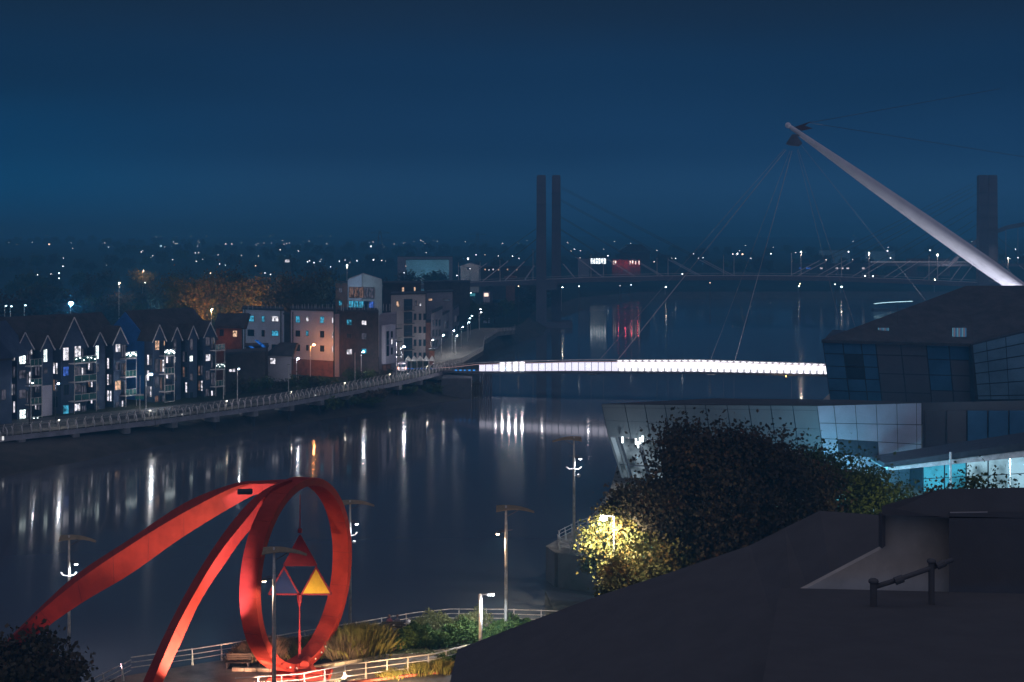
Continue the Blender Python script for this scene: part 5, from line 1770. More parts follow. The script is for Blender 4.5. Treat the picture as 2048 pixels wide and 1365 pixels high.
panel_grid([0, .155, .355, .555, .755, .95, 1.0], [0, .3, .63, 1.0], 'panelshiny', lambda i, j: 'frame_dk' if (j == 0 and i in (1, 2)) else 'panelshiny', on=on2, parent=fw, gap=.003)
on3 = quad_on(P(1655, 985, 171), P(1843, 975, 178), L2 - Vector((0, 0, .02)), L1 - Vector((0, 0, .02)))
panel_grid([0, .155, .355, .555, .755, 1.0], [0, .55, 1.0], 'panelshiny', on=on3, parent=fw, gap=.003)
MB().hexa([G1 + Vector((0, .3, -2)), P(1843, 985, 178) + Vector((0, .3, -2)), P(1843, 985, 190), G1 + Vector((0, 14, -2)), L1 + Vector((0, .3, -.05)), L2 + Vector((0, .3, -.05)), L2 + Vector((0, 12, -.05)), L1 + Vector((0, 14, -.05))]).build('wall', M['frame_dk'], fw)
# leaning glazing with lit interior
on4 = quad_on(G0, P(1480, 968, 173.5), P(1470, 892, 173), L0)
gl = MB()
M['foyer_glass'] = lit_room('foyer_glass', (.55, .72, .85), .42, .5)
for i, (u0, u1) in enumerate(((.012, .055), (.10, .225), (.262, .38), (.40, .56), (.58, .74), (.76, .92))):
    MB().hexa([on4(u0, .0, -.1), on4(u1, .0, -.1), on4(u1, .0, -.3), on4(u0, .0, -.3), on4(u0, .97, -.1), on4(u1, .97, -.1), on4(u1, .97, -.3), on4(u0, .97, -.3)]).build('window_pane', M['foyer_glass'], fw)
for u in (.0, .06, .082, .235, .39, .57, .75, .93):
    MB().hexa([on4(u, -.02, .12), on4(u + .018, -.02, .12), on4(u + .018, -.02, -.3), on4(u, -.02, -.3), on4(u, 1, .12), on4(u + .018, 1, .12), on4(u + .018, 1, -.3), on4(u, 1, -.3)]).build('mullion', M['panel'] if u < .08 else M['frame_dk'], fw)
MB().hexa([on4(0, .3, .05), on4(.93, .3, .05), on4(.93, .3, -.08), on4(0, .3, -.08), on4(0, .33, .05), on4(.93, .33, .05), on4(.93, .33, -.08), on4(0, .33, -.08)]).build('transom', M['frame_dk'], fw)
for i, (px, py) in enumerate(((1245, 880), (1272, 884), (1280, 882), (1276, 890), (1285, 878))):
    q = P(px, py, 175)
    MB().box(q.x - .12, q.y - .1, q.z - .4, q.x + .12, q.y, q.z + .4).build('pendant_light', M['pendant'] if 'pendant' in M else M.setdefault('pendant', glow('pendant', (.85, .97, 1), 3)), fw)
light('interior_light', 'POINT', P(1262, 930, 172.5), 350, (.75, .9, 1), fw, .3)

# lit shop-like ground level behind the trees: small bright openings
for i, (px, py, w, h, c_) in enumerate(((1300, 992, 3, 1.2, 'pendant'), (1375, 1020, 2.4, .8, 'cy'), (1532, 1036, 1.2, .8, 'pk'), (1555, 1040, .6, .5, 'pendant'), (1400, 1100, 2.8, 1.2, 'pendant'), (1460, 1085, 1.8, .7, 'cy'), (1275, 1115, 2.0, .8, 'pendant'), (1345, 1108, 1.6, 1.2, 'cy'))):
    if 'cy' not in M:
        M['cy'] = glow('opening_blue', (.3, .6, 1), 1.2, 'NONE'); M['pk'] = glow('opening_pink', (1, .25, .6), 1.4, 'NONE')
    q = P(px, py, 160)
    t = thing('lit_board', (q.x, q.y, 3.4), ('pink lit display board glimpsed through the big tree' if c_ == 'pk' else 'pale lit display window glimpsed through the big dark tree'), 'display', None if c_ == 'pk' else 'lit displays glimpsed through the big tree')
    MB().box(q.x - w / 2, q.y, q.z - h / 2, q.x + w / 2, q.y + .2, q.z + h / 2).build('screen', M[c_], t)
    MB().box(q.x - w / 2 - .1, q.y + .21, min(3.4, q.z - h), q.x + w / 2 + .1, q.y + .4, q.z + h / 2 + .1).build('back_board', M['frame_dk'], t)

# cyan lit entrance canopy at the far right
en = thing('entrance_hall', P(1950, 960, 165), 'cyan lit glazed entrance hall under a dark sloping canopy at the right edge', 'building')
c0, c1 = P(1768, 934, 166), P(2110, 893, 160)
MB().hexa([c0 + Vector((0, 0, -.05)), c1 + Vector((0, 0, -.05)), c1 + Vector((0, 6, -.05)), c0 + Vector((0, 6, -.05)), c0 + Vector((0, 0, .45)), c1 + Vector((0, 0, .9)), c1 + Vector((0, 6, 1.0)), c0 + Vector((0, 6, .35))]).build('canopy', M['frame_dk'], en)
MB().hexa([c0 + Vector((.5, .15, -.5)), c1 + Vector((0, .15, -.9)), c1 + Vector((0, 8, -.9)), c0 + Vector((.5, 8, -.5)), c0 + Vector((.5, .15, -.1)), c1 + Vector((0, .15, -.1)), c1 + Vector((0, 8, -.1)), c0 + Vector((.5, 8, -.1))]).build('soffit', M['trim'], en)
on5 = quad_on(P(1846, 1000, 171), P(2110, 1000, 166), P(2110, 900, 166), P(1846, 925, 171))
M['cyan_glass'] = lit_room('cyan_glass', (.08, .58, .85), .75, .35)
M['cyan_pale'] = lit_room('cyan_pale', (.45, .78, .95), .85, .3)
for i in range(6):
    u0, u1 = i / 6 + .006, (i + 1) / 6 - .006
    for j in range(2):
        v0, v1 = (0, .55) if j == 0 else (.57, 1)
        MB().hexa([on5(u0, v0, .05), on5(u1, v0, .05), on5(u1, v0, 0), on5(u0, v0, 0), on5(u0, v1, .05), on5(u1, v1, .05), on5(u1, v1, 0), on5(u0, v1, 0)]).build('window_pane', M['cyan_glass'] if i < 2 else M['cyan_pale'], en)
MB().hexa([on5(0, -.1, -.05), on5(1, -.1, -.05), on5(1, -.1, -6), on5(0, -.1, -6), on5(0, 1.05, -.05), on5(1, 1.05, -.05), on5(1, 1.05, -6), on5(0, 1.05, -6)]).build('wall', M['frame_dk'], en)
for px in (1901, 2019):
    q = P(px, 960, 163)
    MB().tube([(q.x, q.y, 3.4), (q.x, q.y, P(px, 905, 163).z)], .14, 10).build('column', M['trim'], en)
light('canopy_and_fill_light', 'POINT', P(2040, 925, 162), 900, (.55, .88, 1), en, .3)
light('canopy_and_fill_light', 'POINT', P(1870, 948, 165), 420, (.15, .7, 1), en, .3)
light('canopy_and_fill_light', 'POINT', P(1840, 975, 160), 500, (.2, .7, 1), en, 1.5)
light('canopy_and_fill_light', 'POINT', P(1770, 862, 156), 2300, (.6, .76, 1), en, 2.5)  # unseen fill lamp added to brighten the shiny foyer panels
light('canopy_and_fill_light', 'POINT', P(1700, 985, 166), 2600, (.12, .7, 1), en, 1.0)  # unseen lamp added for the cyan splash on the lower panels

# ------------------------------------------------------------------ near trees
def near_tree(px, py_top, d, z0, w, n, ls, m, label, seed, lobes=9, hollow=.25, name='broadleaf_tree', limbs=9):
    h = CAM_H - (py_top - HOR) * d / FPX - z0
    t = thing(name, (X(px, d), d, z0), label, 'tree')
    tree_parts(t, h, w, n, ls, M[m], seed, nlobes=lobes + 5, hollow=hollow, limbs=limbs, trunk_h=.02)
    return t


near_tree(1432, 830, 128, 3.4, 18, 44000, .33, 'leaf_rust', 'biggest dark rust coloured tree in front of the foyer wing', 501, 12)
near_tree(1335, 945, 124, 3.4, 9.5, 16000, .30, 'leaf_rust', 'dark tree left of the biggest tree, over the lit maple', 502, 9)
near_tree(1262, 950, 127, 3.4, 6.5, 9000, .28, 'leaf_rust', 'dark tree under the lit glazed tip of the foyer wing', 515, 8)
near_tree(1550, 866, 132, 3.4, 15, 22000, .30, 'leaf_rust', 'dark thin topped tree right of the biggest tree', 503, 9)
near_tree(1665, 868, 140, 3.4, 13, 9000, .30, 'leaf_green', 'open leafed tree before the shiny panels, cyan light behind it', 504, 11, .2)
near_tree(1760, 925, 134, 3.4, 12, 9000, .28, 'leaf_green', 'dim green tree below the shiny panels, left of the cyan entrance', 505, 10, .2)
near_tree(1235, 1012, 124, 3.4, 7.5, 9000, .26, 'leaf_autumn', 'gold and green maple flooded by a lamp at the quay corner', 506, 10, .3)
near_tree(1200, 1062, 127, 3.4, 4.5, 3600, .26, 'leaf_autumn', 'small gold tree at the left edge of the lit maple', 507, 7, .3)
near_tree(1310, 1065, 121, 3.4, 9, 11000, .27, 'leaf_autumn', 'green and orange leafed tree right of the lit maple', 508, 9, .3)
near_tree(1245, 1110, 117, 3.4, 5.5, 5200, .24, 'leaf_autumn', 'low autumn tree under the lit maple near the roof edge', 509, 8, .3)
near_tree(1975, 912, 118, 3.4, 9, 5200, .26, 'leaf_green', 'sparse leafed tree silhouetted on the pale cyan glazing', 510, 10, .15)
near_tree(1890, 935, 120, 3.4, 8, 4200, .26, 'leaf_autumn', 'small leafed tree silhouetted on the deep cyan glazing', 511, 9, .15)
near_tree(2060, 945, 116, 3.4, 7, 3600, .26, 'leaf_green', 'sparse leafed tree cut by the right edge of the view', 512, 8, .15)
near_tree(60, 1272, 88, 3.4, 8.5, 9000, .3, 'leaf_dark', 'black bushy tree at the bottom left before the arm foot', 513, 9, .3)
near_tree(-30, 1290, 84, 3.4, 7, 5000, .3, 'leaf_dark', 'black bushy tree cut by the bottom left corner', 514, 8, .3)
# the lamp that floods the maple
q = P(1207, 1038, 121.8)
t = thing('area_lamp', (q.x + .7, q.y, 3.4), 'intensely bright lamp burning inside the gold maple', 'street lamp')
MB().tube([(q.x + .9, q.y, 3.4), (q.x + .9, q.y, q.z + .2)], .07, 8).build('pole', M['steel'], t)
MB().bar((q.x - .3, q.y, q.z + .3), (q.x + .9, q.y, q.z + .25), .3, .1).build('lamp_head', M['steel_dk'], t)
MB().ball((q.x, q.y, q.z), .34, 10, 6, .5).build('bulb', glow('maple_bulb', (1, .97, .75), 60), t)
light('lamp_light', 'SPOT', (q.x - .3, q.y - 1.6, q.z + .5), 12000, (1, .92, .62), t, .2, (q.x + 1.4, q.y + .8, q.z - 6), 135, .6)
light('lamp_light', 'POINT', P(1190, 1062, 121), 700, (1, .92, .66), t, .2)  # small fill added at the maple's lower front, no fixture of its own
light('lamp_light', 'POINT', P(1290, 1100, 114.5), 420, (1, .95, .7), t, .2)  # extra fill added to brighten the trees right of the maple
# warm lamps below the theatre trees
light_t = thing('path_lamp', P(1800, 1010, 128), 'hidden yellow path lamp under the dim green tree', 'street lamp')
MB().tube([P(1800, 1060, 128), P(1800, 1012, 128)], .07, 6).build('pole', M['steel_dk'], light_t)
MB().ball(P(1800, 1010, 128), .12, 6, 4).build('bulb', M['far_warm'], light_t)
light('lamp_light', 'POINT', P(1800, 1012, 126), 420, (1, .9, .45), light_t, .2)

# ------------------------------------------------------------------ sail-topped promenade lamps
def sail_lamp(px, py_top, py_head, d, label, face=1, warm=False, power=260, lit_down=True, zb=3.4, extra=False):
    top, head = P(px, py_top, d), P(px, py_head, d)
    base = Vector((top.x, d, zb))
    t = thing('sail_lamp', base, label, 'street lamp', 'sail topped lamps of the near promenade')
    MB().tube([base, (top.x, d, head.z - .2), (top.x, d, top.z + .35)], [.15, .12, .07], 10).build('pole', M['steel'], t, smooth=True)
    MB().tube([(top.x, d, zb), (top.x, d, zb + .25)], .28, 10).build('base_plate', M['steel_dk'], t)
    # curved sail panel
    rows = []
    for k in range(7):
        u = k / 6
        xx = top.x + face * (-.75 + 2.9 * u)
        zz_ = top.z + .08 + .22 * math.sin(u * 2.2) - .42 * u * u
        hw = .34 * (1 - u * .75)
        rows.append([(xx, d - hw, zz_ - hw * .5), (xx, d + hw, zz_ + hw * .5), (xx, d + hw, zz_ + hw * .5 + .05), (xx, d - hw, zz_ - hw * .5 + .05)])
    MB().loft(rows).build('sail_panel', M['sail'], t, smooth=False)
    MB().tube([(top.x, d, top.z - .5), (top.x + face * .9, d, top.z - .02)], .035, 5).build('strut', M['steel_dk'], t)
    s = -face if not extra else face
    hd = Vector((top.x + s * .62, d - .15, head.z))
    MB().bar((top.x, d, head.z + .18), hd + Vector((0, 0, .14)), .08).build('arm', M['steel_dk'], t)
    MB().tube([hd + Vector((0, 0, .22)), hd + Vector((0, 0, .05))], [.1, .22], 10).build('lamp_head', M['steel_dk'], t)
    col = (1, .78, .55) if warm else (.85, .92, 1)
    MB().ball(hd, .14, 8, 5, .5).build('bulb', M['near_bulb_w'] if warm else M['near_bulb'], t)
    light('lamp_light', 'SPOT', hd - Vector((0, .02, .12)), power, col, t, .07, hd + Vector((0, 0, -8)), 150, .5)
    for s2 in (-1, 1):
        MB().bar((top.x, d, head.z + .25), (top.x + s2 * .5, d, head.z + .3), .05).build('bracket', M['steel_dk'], t)
    if extra:
        q2 = Vector((top.x, d - .1, P(px, py_head + 24, d).z))
        for s2 in (-1, 1):
            MB().tube([q2, q2 + Vector((s2 * .45, 0, .08)), q2 + Vector((s2 * .62, 0, .3))], .05, 6).build('camera_arm', M['trim'], t)
        MB().ball(q2 + Vector((.4, -.1, -.5)), .16, 8, 6).build('camera_dome', M['trim'], t)
    return t


M['sail'] = mat('lamp_sail', (0.26, 0.21, 0.14), .5, .2, scale=2, var=.2)
M['near_bulb'] = glow('near_bulb', (.9, .95, 1), 26)
M['near_bulb_w'] = glow('near_bulb_w', (1, .75, .5), 26)
sail_lamp(1012, 1021, 1068, 107, 'tall sail topped lamp right of centre, beside the hedge', 1, True, 900)
sail_lamp(548, 1106, 1162, 92, 'warm sail topped lamp standing before the red ring', 1, True, 900, zb=3.4)
sail_lamp(138, 1080, 1128, 112, 'sail topped lamp behind the left red arm', 1, False, 900, zb=.0, extra=True)
sail_lamp(700, 1009, 1048, 124, 'sail topped lamp half hidden behind the red ring', 1, False, 260, zb=.0, extra=True)
sail_lamp(1148, 881, 918, 139.5, 'sail topped lamp with cameras at the quay corner', -1, False, 700, zb=3.4, extra=False)
t = thing('quay_camera_pair', P(1150, 938, 139.3), 'pair of pale cameras bracketed on the quay lamp', 'camera')
q2 = P(1148, 938, 139.2)
for s2 in (-1, 1):
    MB().tube([q2, q2 + Vector((s2 * .45, 0, -.06)), q2 + Vector((s2 * .75, 0, .2))], .07, 6).build('camera_arm', M['trim'], t)
MB().ball(q2 + Vector((.45, -.1, -.65)), .2, 8, 6).build('camera_dome', M['trim'], t)
# plain post lamp
q = P(978, 1190, 104)
t = thing('post_lamp', (X(961, 104), 104, 3.4), 'plain white post lamp with a thin misty cone before the hedge', 'street lamp')
x0 = X(961, 104)
MB().tube([(x0, 104, 3.4), (x0, 104, q.z + .05)], .13, 10).build('pole', M['trim'], t, smooth=True)
MB().bar((x0 - .05, 104, q.z), (q.x + .45, 104, q.z + .12), .16, .08).build('arm', M['steel_dk'], t)
MB().box(q.x - .1, 103.8, q.z - .02, q.x + .4, 104.2, q.z + .04).build('bulb', M['near_bulb'], t)
light('lamp_light', 'SPOT', q + Vector((.1, -.1, -.1)), 1700, (.85, .93, 1), t, .1, q + Vector((-.2, -.3, -8)), 160, .5)
light('lamp_light', 'POINT', q + Vector((-.15, -.55, -.3)), 40, (.95, .97, 1), t, .05)

# ------------------------------------------------------------------ near promenade railing
def railing(name, label, path, h=1.2, rails=(1.18, .82, .46), post_step=2.2, m='steel', lean=.15, group=None, r=.03, pw=.09):
    pts = [Vector(p) for p in path]
    t = thing(name, pts[0], label, 'railing', group)
    b = MB()
    for a, c in zip(pts, pts[1:]):
        for hh in rails:
            b.tube([a + Vector((0, 0, hh)), c + Vector((0, 0, hh))], r if hh < rails[0] else r * 1.4, 6)
    b.build('handrail', M[m], t)
    me = None
    for p, t2 in along(pts, post_step):
        if me is None:
            me = MB().loft([[(-.06, -pw, 0), (.06, -pw, 0), (.06, pw, 0), (-.06, pw, 0)], [(-.04, -pw * .6 + lean * .4, h * .6), (.04, -pw * .6 + lean * .4, h * .6), (.04, pw * .6 + lean * .4, h * .6), (-.04, pw * .6 + lean * .4, h * .6)],
                            [(-.035, -pw * .4 + lean, h), (.035, -pw * .4 + lean, h), (.035, pw * .4 + lean, h), (-.035, pw * .4 + lean, h)]]).mesh('railing_post', M[m])
        o = obj('railing_post', me, t, p - wloc(t))
        o.rotation_euler.z = math.atan2(t2.y, t2.x)
    return t


gz = 3.4
RP = lambda px, d: (X(px, d), d, gz)
railing('promenade_railing', 'curved grey railing along the near river edge behind the ring', [RP(262, 99.2), RP(400, 101.5), RP(560, 104.8), RP(700, 108), RP(830, 111.2), RP(900, 112.3), RP(1010, 112.2), RP(1130, 111.6)])
railing('promenade_railing', 'lower railing running out of view at the bottom left', [RP(170, 93.5), RP(262, 98.6)])
railing('quay_railing', 'curved grey railing on the quay corner beside the camera lamp', [(X(1200, 135.5), 135.5, gz), (X(1155, 137), 137, gz), (X(1116, 139.5), 139.5, gz), (X(1120, 143), 143, gz), (X(1160, 148), 148, gz), (X(1215, 152), 152, gz)], post_step=1.8)
# ramp railing by the road at the bottom
rr = [P(470, 1372 + 22, D_of(1394, gz)), P(600, 1345 + 40, D_of(1385, gz)), P(700, 1330 + 35, D_of(1365, gz)), P(870, 1305 + 38, D_of(1343, gz)), (P(925, 1290 + 38, D_of(1328, gz)))]
railing('road_railing', 'sunlit yellowish railing beside the road below the ring'.replace('sunlit', 'lamp lit'), [(p.x, p.y, gz) for p in rr], post_step=1.55, m='concrete', lean=0, h=1.25, rails=(1.25, .85, .45))

# paving strip, kerb, planting bed, road
def ground_strip(name, px_pts_a, px_pts_b, z, m, kind='structure'):
    b = MB()
    rows = []
    for a, c in zip(px_pts_a, px_pts_b):
        rows.append([P(a[0], a[1], D_of(a[1], z)), P(c[0], c[1], D_of(c[1], z))])
    b.loft(rows, closed=False)
    return tag(b.build(name, M[m]), kind=kind)


M['brickpave'] = mat('brick_paving', (0.30, 0.24, 0.19), .85, scale=.8, var=.15)
nt = M['brickpave'].node_tree
bk = nt.nodes.new('ShaderNodeTexBrick'); ge = nt.nodes.new('ShaderNodeNewGeometry')
bk.inputs['Scale'].default_value = 2.6; bk.inputs['Color1'].default_value = (.34, .26, .2, 1); bk.inputs['Color2'].default_value = (.24, .2, .17, 1); bk.inputs['Mortar'].default_value = (.1, .09, .08, 1); bk.inputs['Mortar Size'].default_value = .03
nt.links.new(ge.outputs['Position'], bk.inputs[0]); nt.links.new(bk.outputs[0], nt.nodes['Principled BSDF'].inputs['Base Color'])
ground_strip('brick_path', [(300, 1385), (470, 1347), (620, 1342), (730, 1328), (800, 1316), (900, 1306), (960, 1302)], [(300, 1460), (470, 1400), (620, 1392), (730, 1372), (800, 1362), (900, 1345), (960, 1340)], gz + .008, 'brickpave')
# kerb in stones
kp = [(452, 1341), (560, 1344), (640, 1337), (700, 1327), (760, 1316), (830, 1313), (900, 1305), (950, 1294)]
kw = [P(a, c, D_of(c, gz)) for a, c in kp]
t = thing('planter_kerb', kw[0], 'pale stone kerb edging the planting bed behind the brick path', 'kerb')
al = along(kw, .92)
for p, t2 in al:
    me = bpy.data.meshes.get('kerb_stone')
    if me is None:
        me = MB().box(-.44, -.16, 0, .44, .16, .24).mesh('kerb_stone', M['kerb'])
    o = obj('kerb_stone', me, t, p - wloc(t)); o.rotation_euler.z = math.atan2(t2.y, t2.x)
ground_strip('planting_bed', [(455, 1338), (560, 1340), (640, 1333), (700, 1323), (760, 1313), (830, 1310), (900, 1302), (950, 1291)], [(455, 1322), (560, 1318), (640, 1306), (700, 1296), (760, 1290), (830, 1285), (900, 1282), (1100, 1276)], gz + .06, 'mud')
# hedge and grasses
def hedge(pts, w, h, n, ls, m, label, seed, name='hedge', cat='hedge'):
    pts = [Vector(p) for p in pts]
    t = thing(name, pts[0], label, cat)
    rs = np.random.RandomState(seed)
    seg = rs.randint(0, len(pts) - 1, n); u = rs.rand(n)
    A = np.array([tuple(p - pts[0]) for p in pts])
    c = A[seg] * (1 - u)[:, None] + A[seg + 1] * u[:, None]
    ang = rs.rand(n) * 2 * math.pi; r = .7 + .3 * rs.rand(n)
    c = c + np.stack([np.cos(ang) * w * r * .5 * (rs.rand(n) * .6 + .7), np.sin(ang) * w * r * .5, np.abs(rs.normal(size=n)) * 0], 1)
    prof = h * (.8 + .22 * np.sin(c[:, 0] * 1.7 + seed) + .12 * np.sin(c[:, 0] * 4.1 + c[:, 1] * 3))
    c[:, 2] += prof * np.sqrt(rs.rand(n)) * np.sqrt(np.clip(1.15 - (r * .9) ** 4, .2, 1))
    a = rs.normal(size=(n, 3)); a /= np.linalg.norm(a, axis=1)[:, None]
    uu = np.cross(a, rs.normal(size=(n, 3))); uu /= np.linalg.norm(uu, axis=1)[:, None]
    ww = np.cross(a, uu); s = ls * (.6 + .8 * rs.rand(n))[:, None]
    v = np.stack([c - uu * s * .5, c + ww * s * .4, c + uu * s * .6, c - ww * s * .4], 1).reshape(-1, 3)
    obj('foliage', np_mesh('foliage', v, np.arange(n * 4, dtype=np.int32).reshape(-1, 4), M[m]), t)
    st = MB()
    for k in range(10):
        q = pts[0].lerp(pts[-1], (k + .5) / 10) - pts[0]
        st.tube([q, q + Vector((.1, 0, h * .6))], [.05, .02], 5)
    obj('stem', st.mesh('stem', M['bark']), t)
    return t


hedge([RP(765, 104.6), RP(860, 106), RP(960, 107.2), RP(1060, 108.2), RP(1110, 108.6)], 2.6, 1.75, 26000, .15, 'leaf_hedge', 'long clipped green hedge along the railing right of the ring', 601)
hedge([RP(820, 108.5), RP(900, 109.6), RP(975, 110)], 1.3, 1.95, 5000, .13, 'leaf_pale', 'pale flowering shrub row on top of the green hedge', 602)
hedge([RP(700, 103), RP(800, 103.6), RP(905, 104.2)], .8, .4, 3500, .13, 'leaf_pale', 'low leafy ground cover along the kerb', 603, 'ground_cover', 'ground cover')
hedge([RP(880, 100.2), RP(915, 100.8), RP(955, 101)], 1.2, .9, 3500, .14, 'leaf_hedge', 'small green shrub at the dark roof corner', 604)


def grass_clump(x, y, z, w, h, n, m, label, seed, group=None):
    t = thing('grass_clump', (x, y, z), label, 'ornamental grass', group)
    rs = np.random.RandomState(seed)
    bx = rs.normal(size=n) * w * .22; by = rs.normal(size=n) * w * .2
    out = np.stack([bx, by], 1) / (w * .3) + rs.normal(size=(n, 2)) * .4
    hh = h * (.65 + .45 * rs.rand(n)) * np.exp(-((bx / w) ** 2 + (by / w) ** 2) * 1.2)
    tip = np.stack([bx + out[:, 0] * hh * .28, by + out[:, 1] * hh * .28, hh], 1)
    b0 = np.stack([bx, by, np.zeros(n)], 1)
    ang = rs.rand(n) * 6.28; wv = np.stack([np.cos(ang), np.sin(ang), np.zeros(n)], 1) * .022
    mid = b0 * .55 + tip * .45 + np.array([0, 0, .12 * h])
    v = np.stack([b0 - wv, b0 + wv, mid + wv, tip], 1).reshape(-1, 3)
    obj('blades', np_mesh('blades', v, np.arange(n * 4, dtype=np.int32).reshape(-1, 4), M[m]), t)
    return t


gi = 0
for px, d, w, h, n, m, lab in ((725, 104.2, 3.2, 2.2, 5200, 'grassblade', 'tall green ornamental grass at the right of the ring'), (688, 103.4, 2.6, 1.8, 3600, 'grassbrown', 'brown ornamental grass close to the ring edge'),
                               (752, 104.6, 2.2, 1.6, 2600, 'grassbrown', 'dry brown grass beside the clipped hedge'), (640, 104.6, 2.2, 1.3, 2600, 'grassblade', 'short grass seen through the ring, right'),
                               (585, 104.2, 2.4, 1.2, 2600, 'grassbrown', 'low brown grass seen through the ring, left'), (525, 102.8, 2.6, 1.6, 3200, 'grassbrown', 'dark brown grass left of the ring foot'),
                               (500, 102.4, 2.0, 1.2, 2200, 'grassbrown', 'outermost brown grass left of the ring foot'), (610, 103.0, 2.2, 1.1, 2200, 'grassblade', 'low green grass behind the ring foot'),
                               (840, 99.4, 1.6, .8, 1800, 'grassblade', 'orange lit tuft behind the road railing, left'), (885, 99.9, 1.6, .9, 1800, 'grassblade', 'orange lit tuft behind the road railing, right'),
                               (780, 98.6, 1.4, .6, 1300, 'grassblade', 'small orange lit tuft near the road')):
    grass_clump(X(px, d), d, gz, w, h, n, m, lab, 700 + gi); gi += 1
# benches: two dark seats by the railing behind the ring
def bench(px, d, label, back=1):
    x = X(px, d)
    t = thing('bench', (x, d, gz), label, 'bench', 'benches by the near railing')
    for k in range(4):
        MB().box(x - .9, d - .3 + k * .15, gz + .45, x + .9, d - .18 + k * .15, gz + .49).build('seat_slat', M['bark'], t)
    for k in range(3):
        MB().box(x - .9, d + .3 * back, gz + .55 + k * .15, x + .9, d + .34 * back, gz + .66 + k * .15).build('back_slat', M['bark'], t)
    for s in (-.75, .75):
        MB().box(x + s - .04, d - .25, gz, x + s + .04, d + .3, gz + .449).build('leg', M['steel_dk'], t)
        MB().box(x + s - .04, d + .342 * back, gz, x + s + .04, d + .39 * back, gz + 1.0).build('leg', M['steel_dk'], t)


bench(476, 100.6, 'dark slatted bench left of the ring by the brown grass')
def seated_person(x, y, z, rz, shirt, hair, label, lean=0.0):
    t = thing('person', (x, y, z), label, 'person')
    J = [(0, 0, .52), (0, -.03 + lean * .3, .76), (0, -.01 + lean * .7, .98), (0, .02 + lean, 1.12), (0, .05 + lean, 1.2), (0, .06 + lean, 1.3), (0, .06 + lean, 1.39)]
    Rr = [(.16, .13), (.14, .105), (.165, .11), (.06, .06), (.058, .06), (.085, .10), (.05, .06)]
    E = [(k, k + 1) for k in range(6)]

    def limb(root, pts, rads):
        last = root
        for p, r in zip(pts, rads):
            J.append(p); Rr.append((r, r)); E.append((last, len(J) - 1)); last = len(J) - 1
        return last
    for s_ in (-1, 1):
        limb(2, [(s_ * .17, lean * .8, 1.05), (s_ * .24, .06 + lean * .5, .80), (s_ * .16, .27, .66), (s_ * .12, .34, .64)], (.065, .05, .038, .035))
        limb(0, [(s_ * .11, .05, .50), (s_ * .13, .46, .52), (s_ * .13, .48, .28), (s_ * .13, .50, .08), (s_ * .14, .66, .045)], (.095, .075, .058, .045, .04))
    me = bpy.data.meshes.new('body'); me.from_pydata(J, E, [])
    o = obj('body', me, t)
    o.modifiers.new('skin', 'SKIN'); sub = o.modifiers.new('smooth', 'SUBSURF'); sub.levels = 1; sub.render_levels = 2
    if not me.skin_vertices:
        bm_ = bmesh.new(); bm_.from_mesh(me); bm_.verts.layers.skin.verify(); bm_.to_mesh(me); bm_.free()
    for v_, r_ in zip(me.skin_vertices[0].data, Rr):
        v_.radius = r_
    me.skin_vertices[0].data[0].use_root = True
    me.materials.append(shirt)
    h_ = MB().ball((0, .035 + lean, 1.33), .105, 10, 7, 1.1).mesh('hair', hair, smooth=True)
    obj('hair', h_, t)
    t.rotation_euler.z = rz
    return t


M['coat_a'] = mat('coat_maroon', (.22, .07, .09), .85, scale=6)
M['coat_b'] = mat('coat_grey', (.16, .14, .17), .85, scale=6)
M['hair_a'] = mat('hair_fair', (.35, .2, .14), .7, scale=30)
M['hair_b'] = mat('hair_brown', (.16, .09, .07), .7, scale=30)
bench(787, 109.7, 'dark slatted bench behind the hedge end, two people on it', -1)
seated_person(X(779, 109.7), 109.62, gz, .12, M['coat_a'], M['hair_a'], 'person in a maroon coat sitting on the left of the bench, back turned', .06)
seated_person(X(795, 109.7), 109.62, gz, -.1, M['coat_b'], M['hair_b'], 'person in a grey coat sitting on the right of the bench, back turned', .02)
q = RP(818, 108.2)
t = thing('pale_ball_light', q, 'small pale ball finial lamp by the hedge end', 'bollard')
MB().tube([q, Vector(q) + Vector((0, 0, 1.1))], .06, 8).build('post', M['steel_dk'], t)
MB().ball(Vector(q) + Vector((0, 0, 1.25)), .2, 10, 7).build('ball', M['trim'], t, smooth=True)

# ------------------------------------------------------------------ the red wave sculpture
sc_base = Vector((X(600, 99.5), 99.5, gz))
wave = thing('red_wave_sculpture', sc_base, 'huge red steel ring with two sweeping arms on the near promenade', 'sculpture')
RD = 100.0
Cc = P(598, 1146, RD)
aax = Vector((.931, -.365, 0)); hh_ = Vector((.365, .931, 0)).normalized()
Ro, Th, Wd = 6.75, .55, 1.36
rows = []
NR = 96
for k in range(NR):
    an = 2 * math.pi * k / NR
    rad = hh_ * math.cos(an) + Vector((0, 0, 1)) * math.sin(an)
    o_, i_ = Cc + rad * Ro, Cc + rad * (Ro - Th)
    rows.append([o_ + aax * Wd / 2, i_ + aax * Wd / 2, i_ - aax * Wd / 2, o_ - aax * Wd / 2])
rows.append(rows[0])
ring = MB().loft(rows, caps=False).build('ring', M['red'], wave, bevel=.02)
bolt = MB().ball((0, 0, 0), .07, 6, 4).mesh('bolt', M['trim'])
for k in range(0, 96, 6):
    an = 2 * math.pi * (k + .5) / NR
    sec = []
    for da in (-.003, .003):
        rad = hh_ * math.cos(an + da) + Vector((0, 0, 1)) * math.sin(an + da)
        o_, i_ = Cc + rad * (Ro + .008), Cc + rad * (Ro - Th - .008)
        w_ = Wd / 2 + .008
        sec.append([o_ + aax * w_, i_ + aax * w_, i_ - aax * w_, o_ - aax * w_])
    MB().loft(sec).build('weld_seam', bpy.data.materials.get('weld_seam') or mat('weld_seam', (.24, .03, .025), .7, spec=.1), ring)
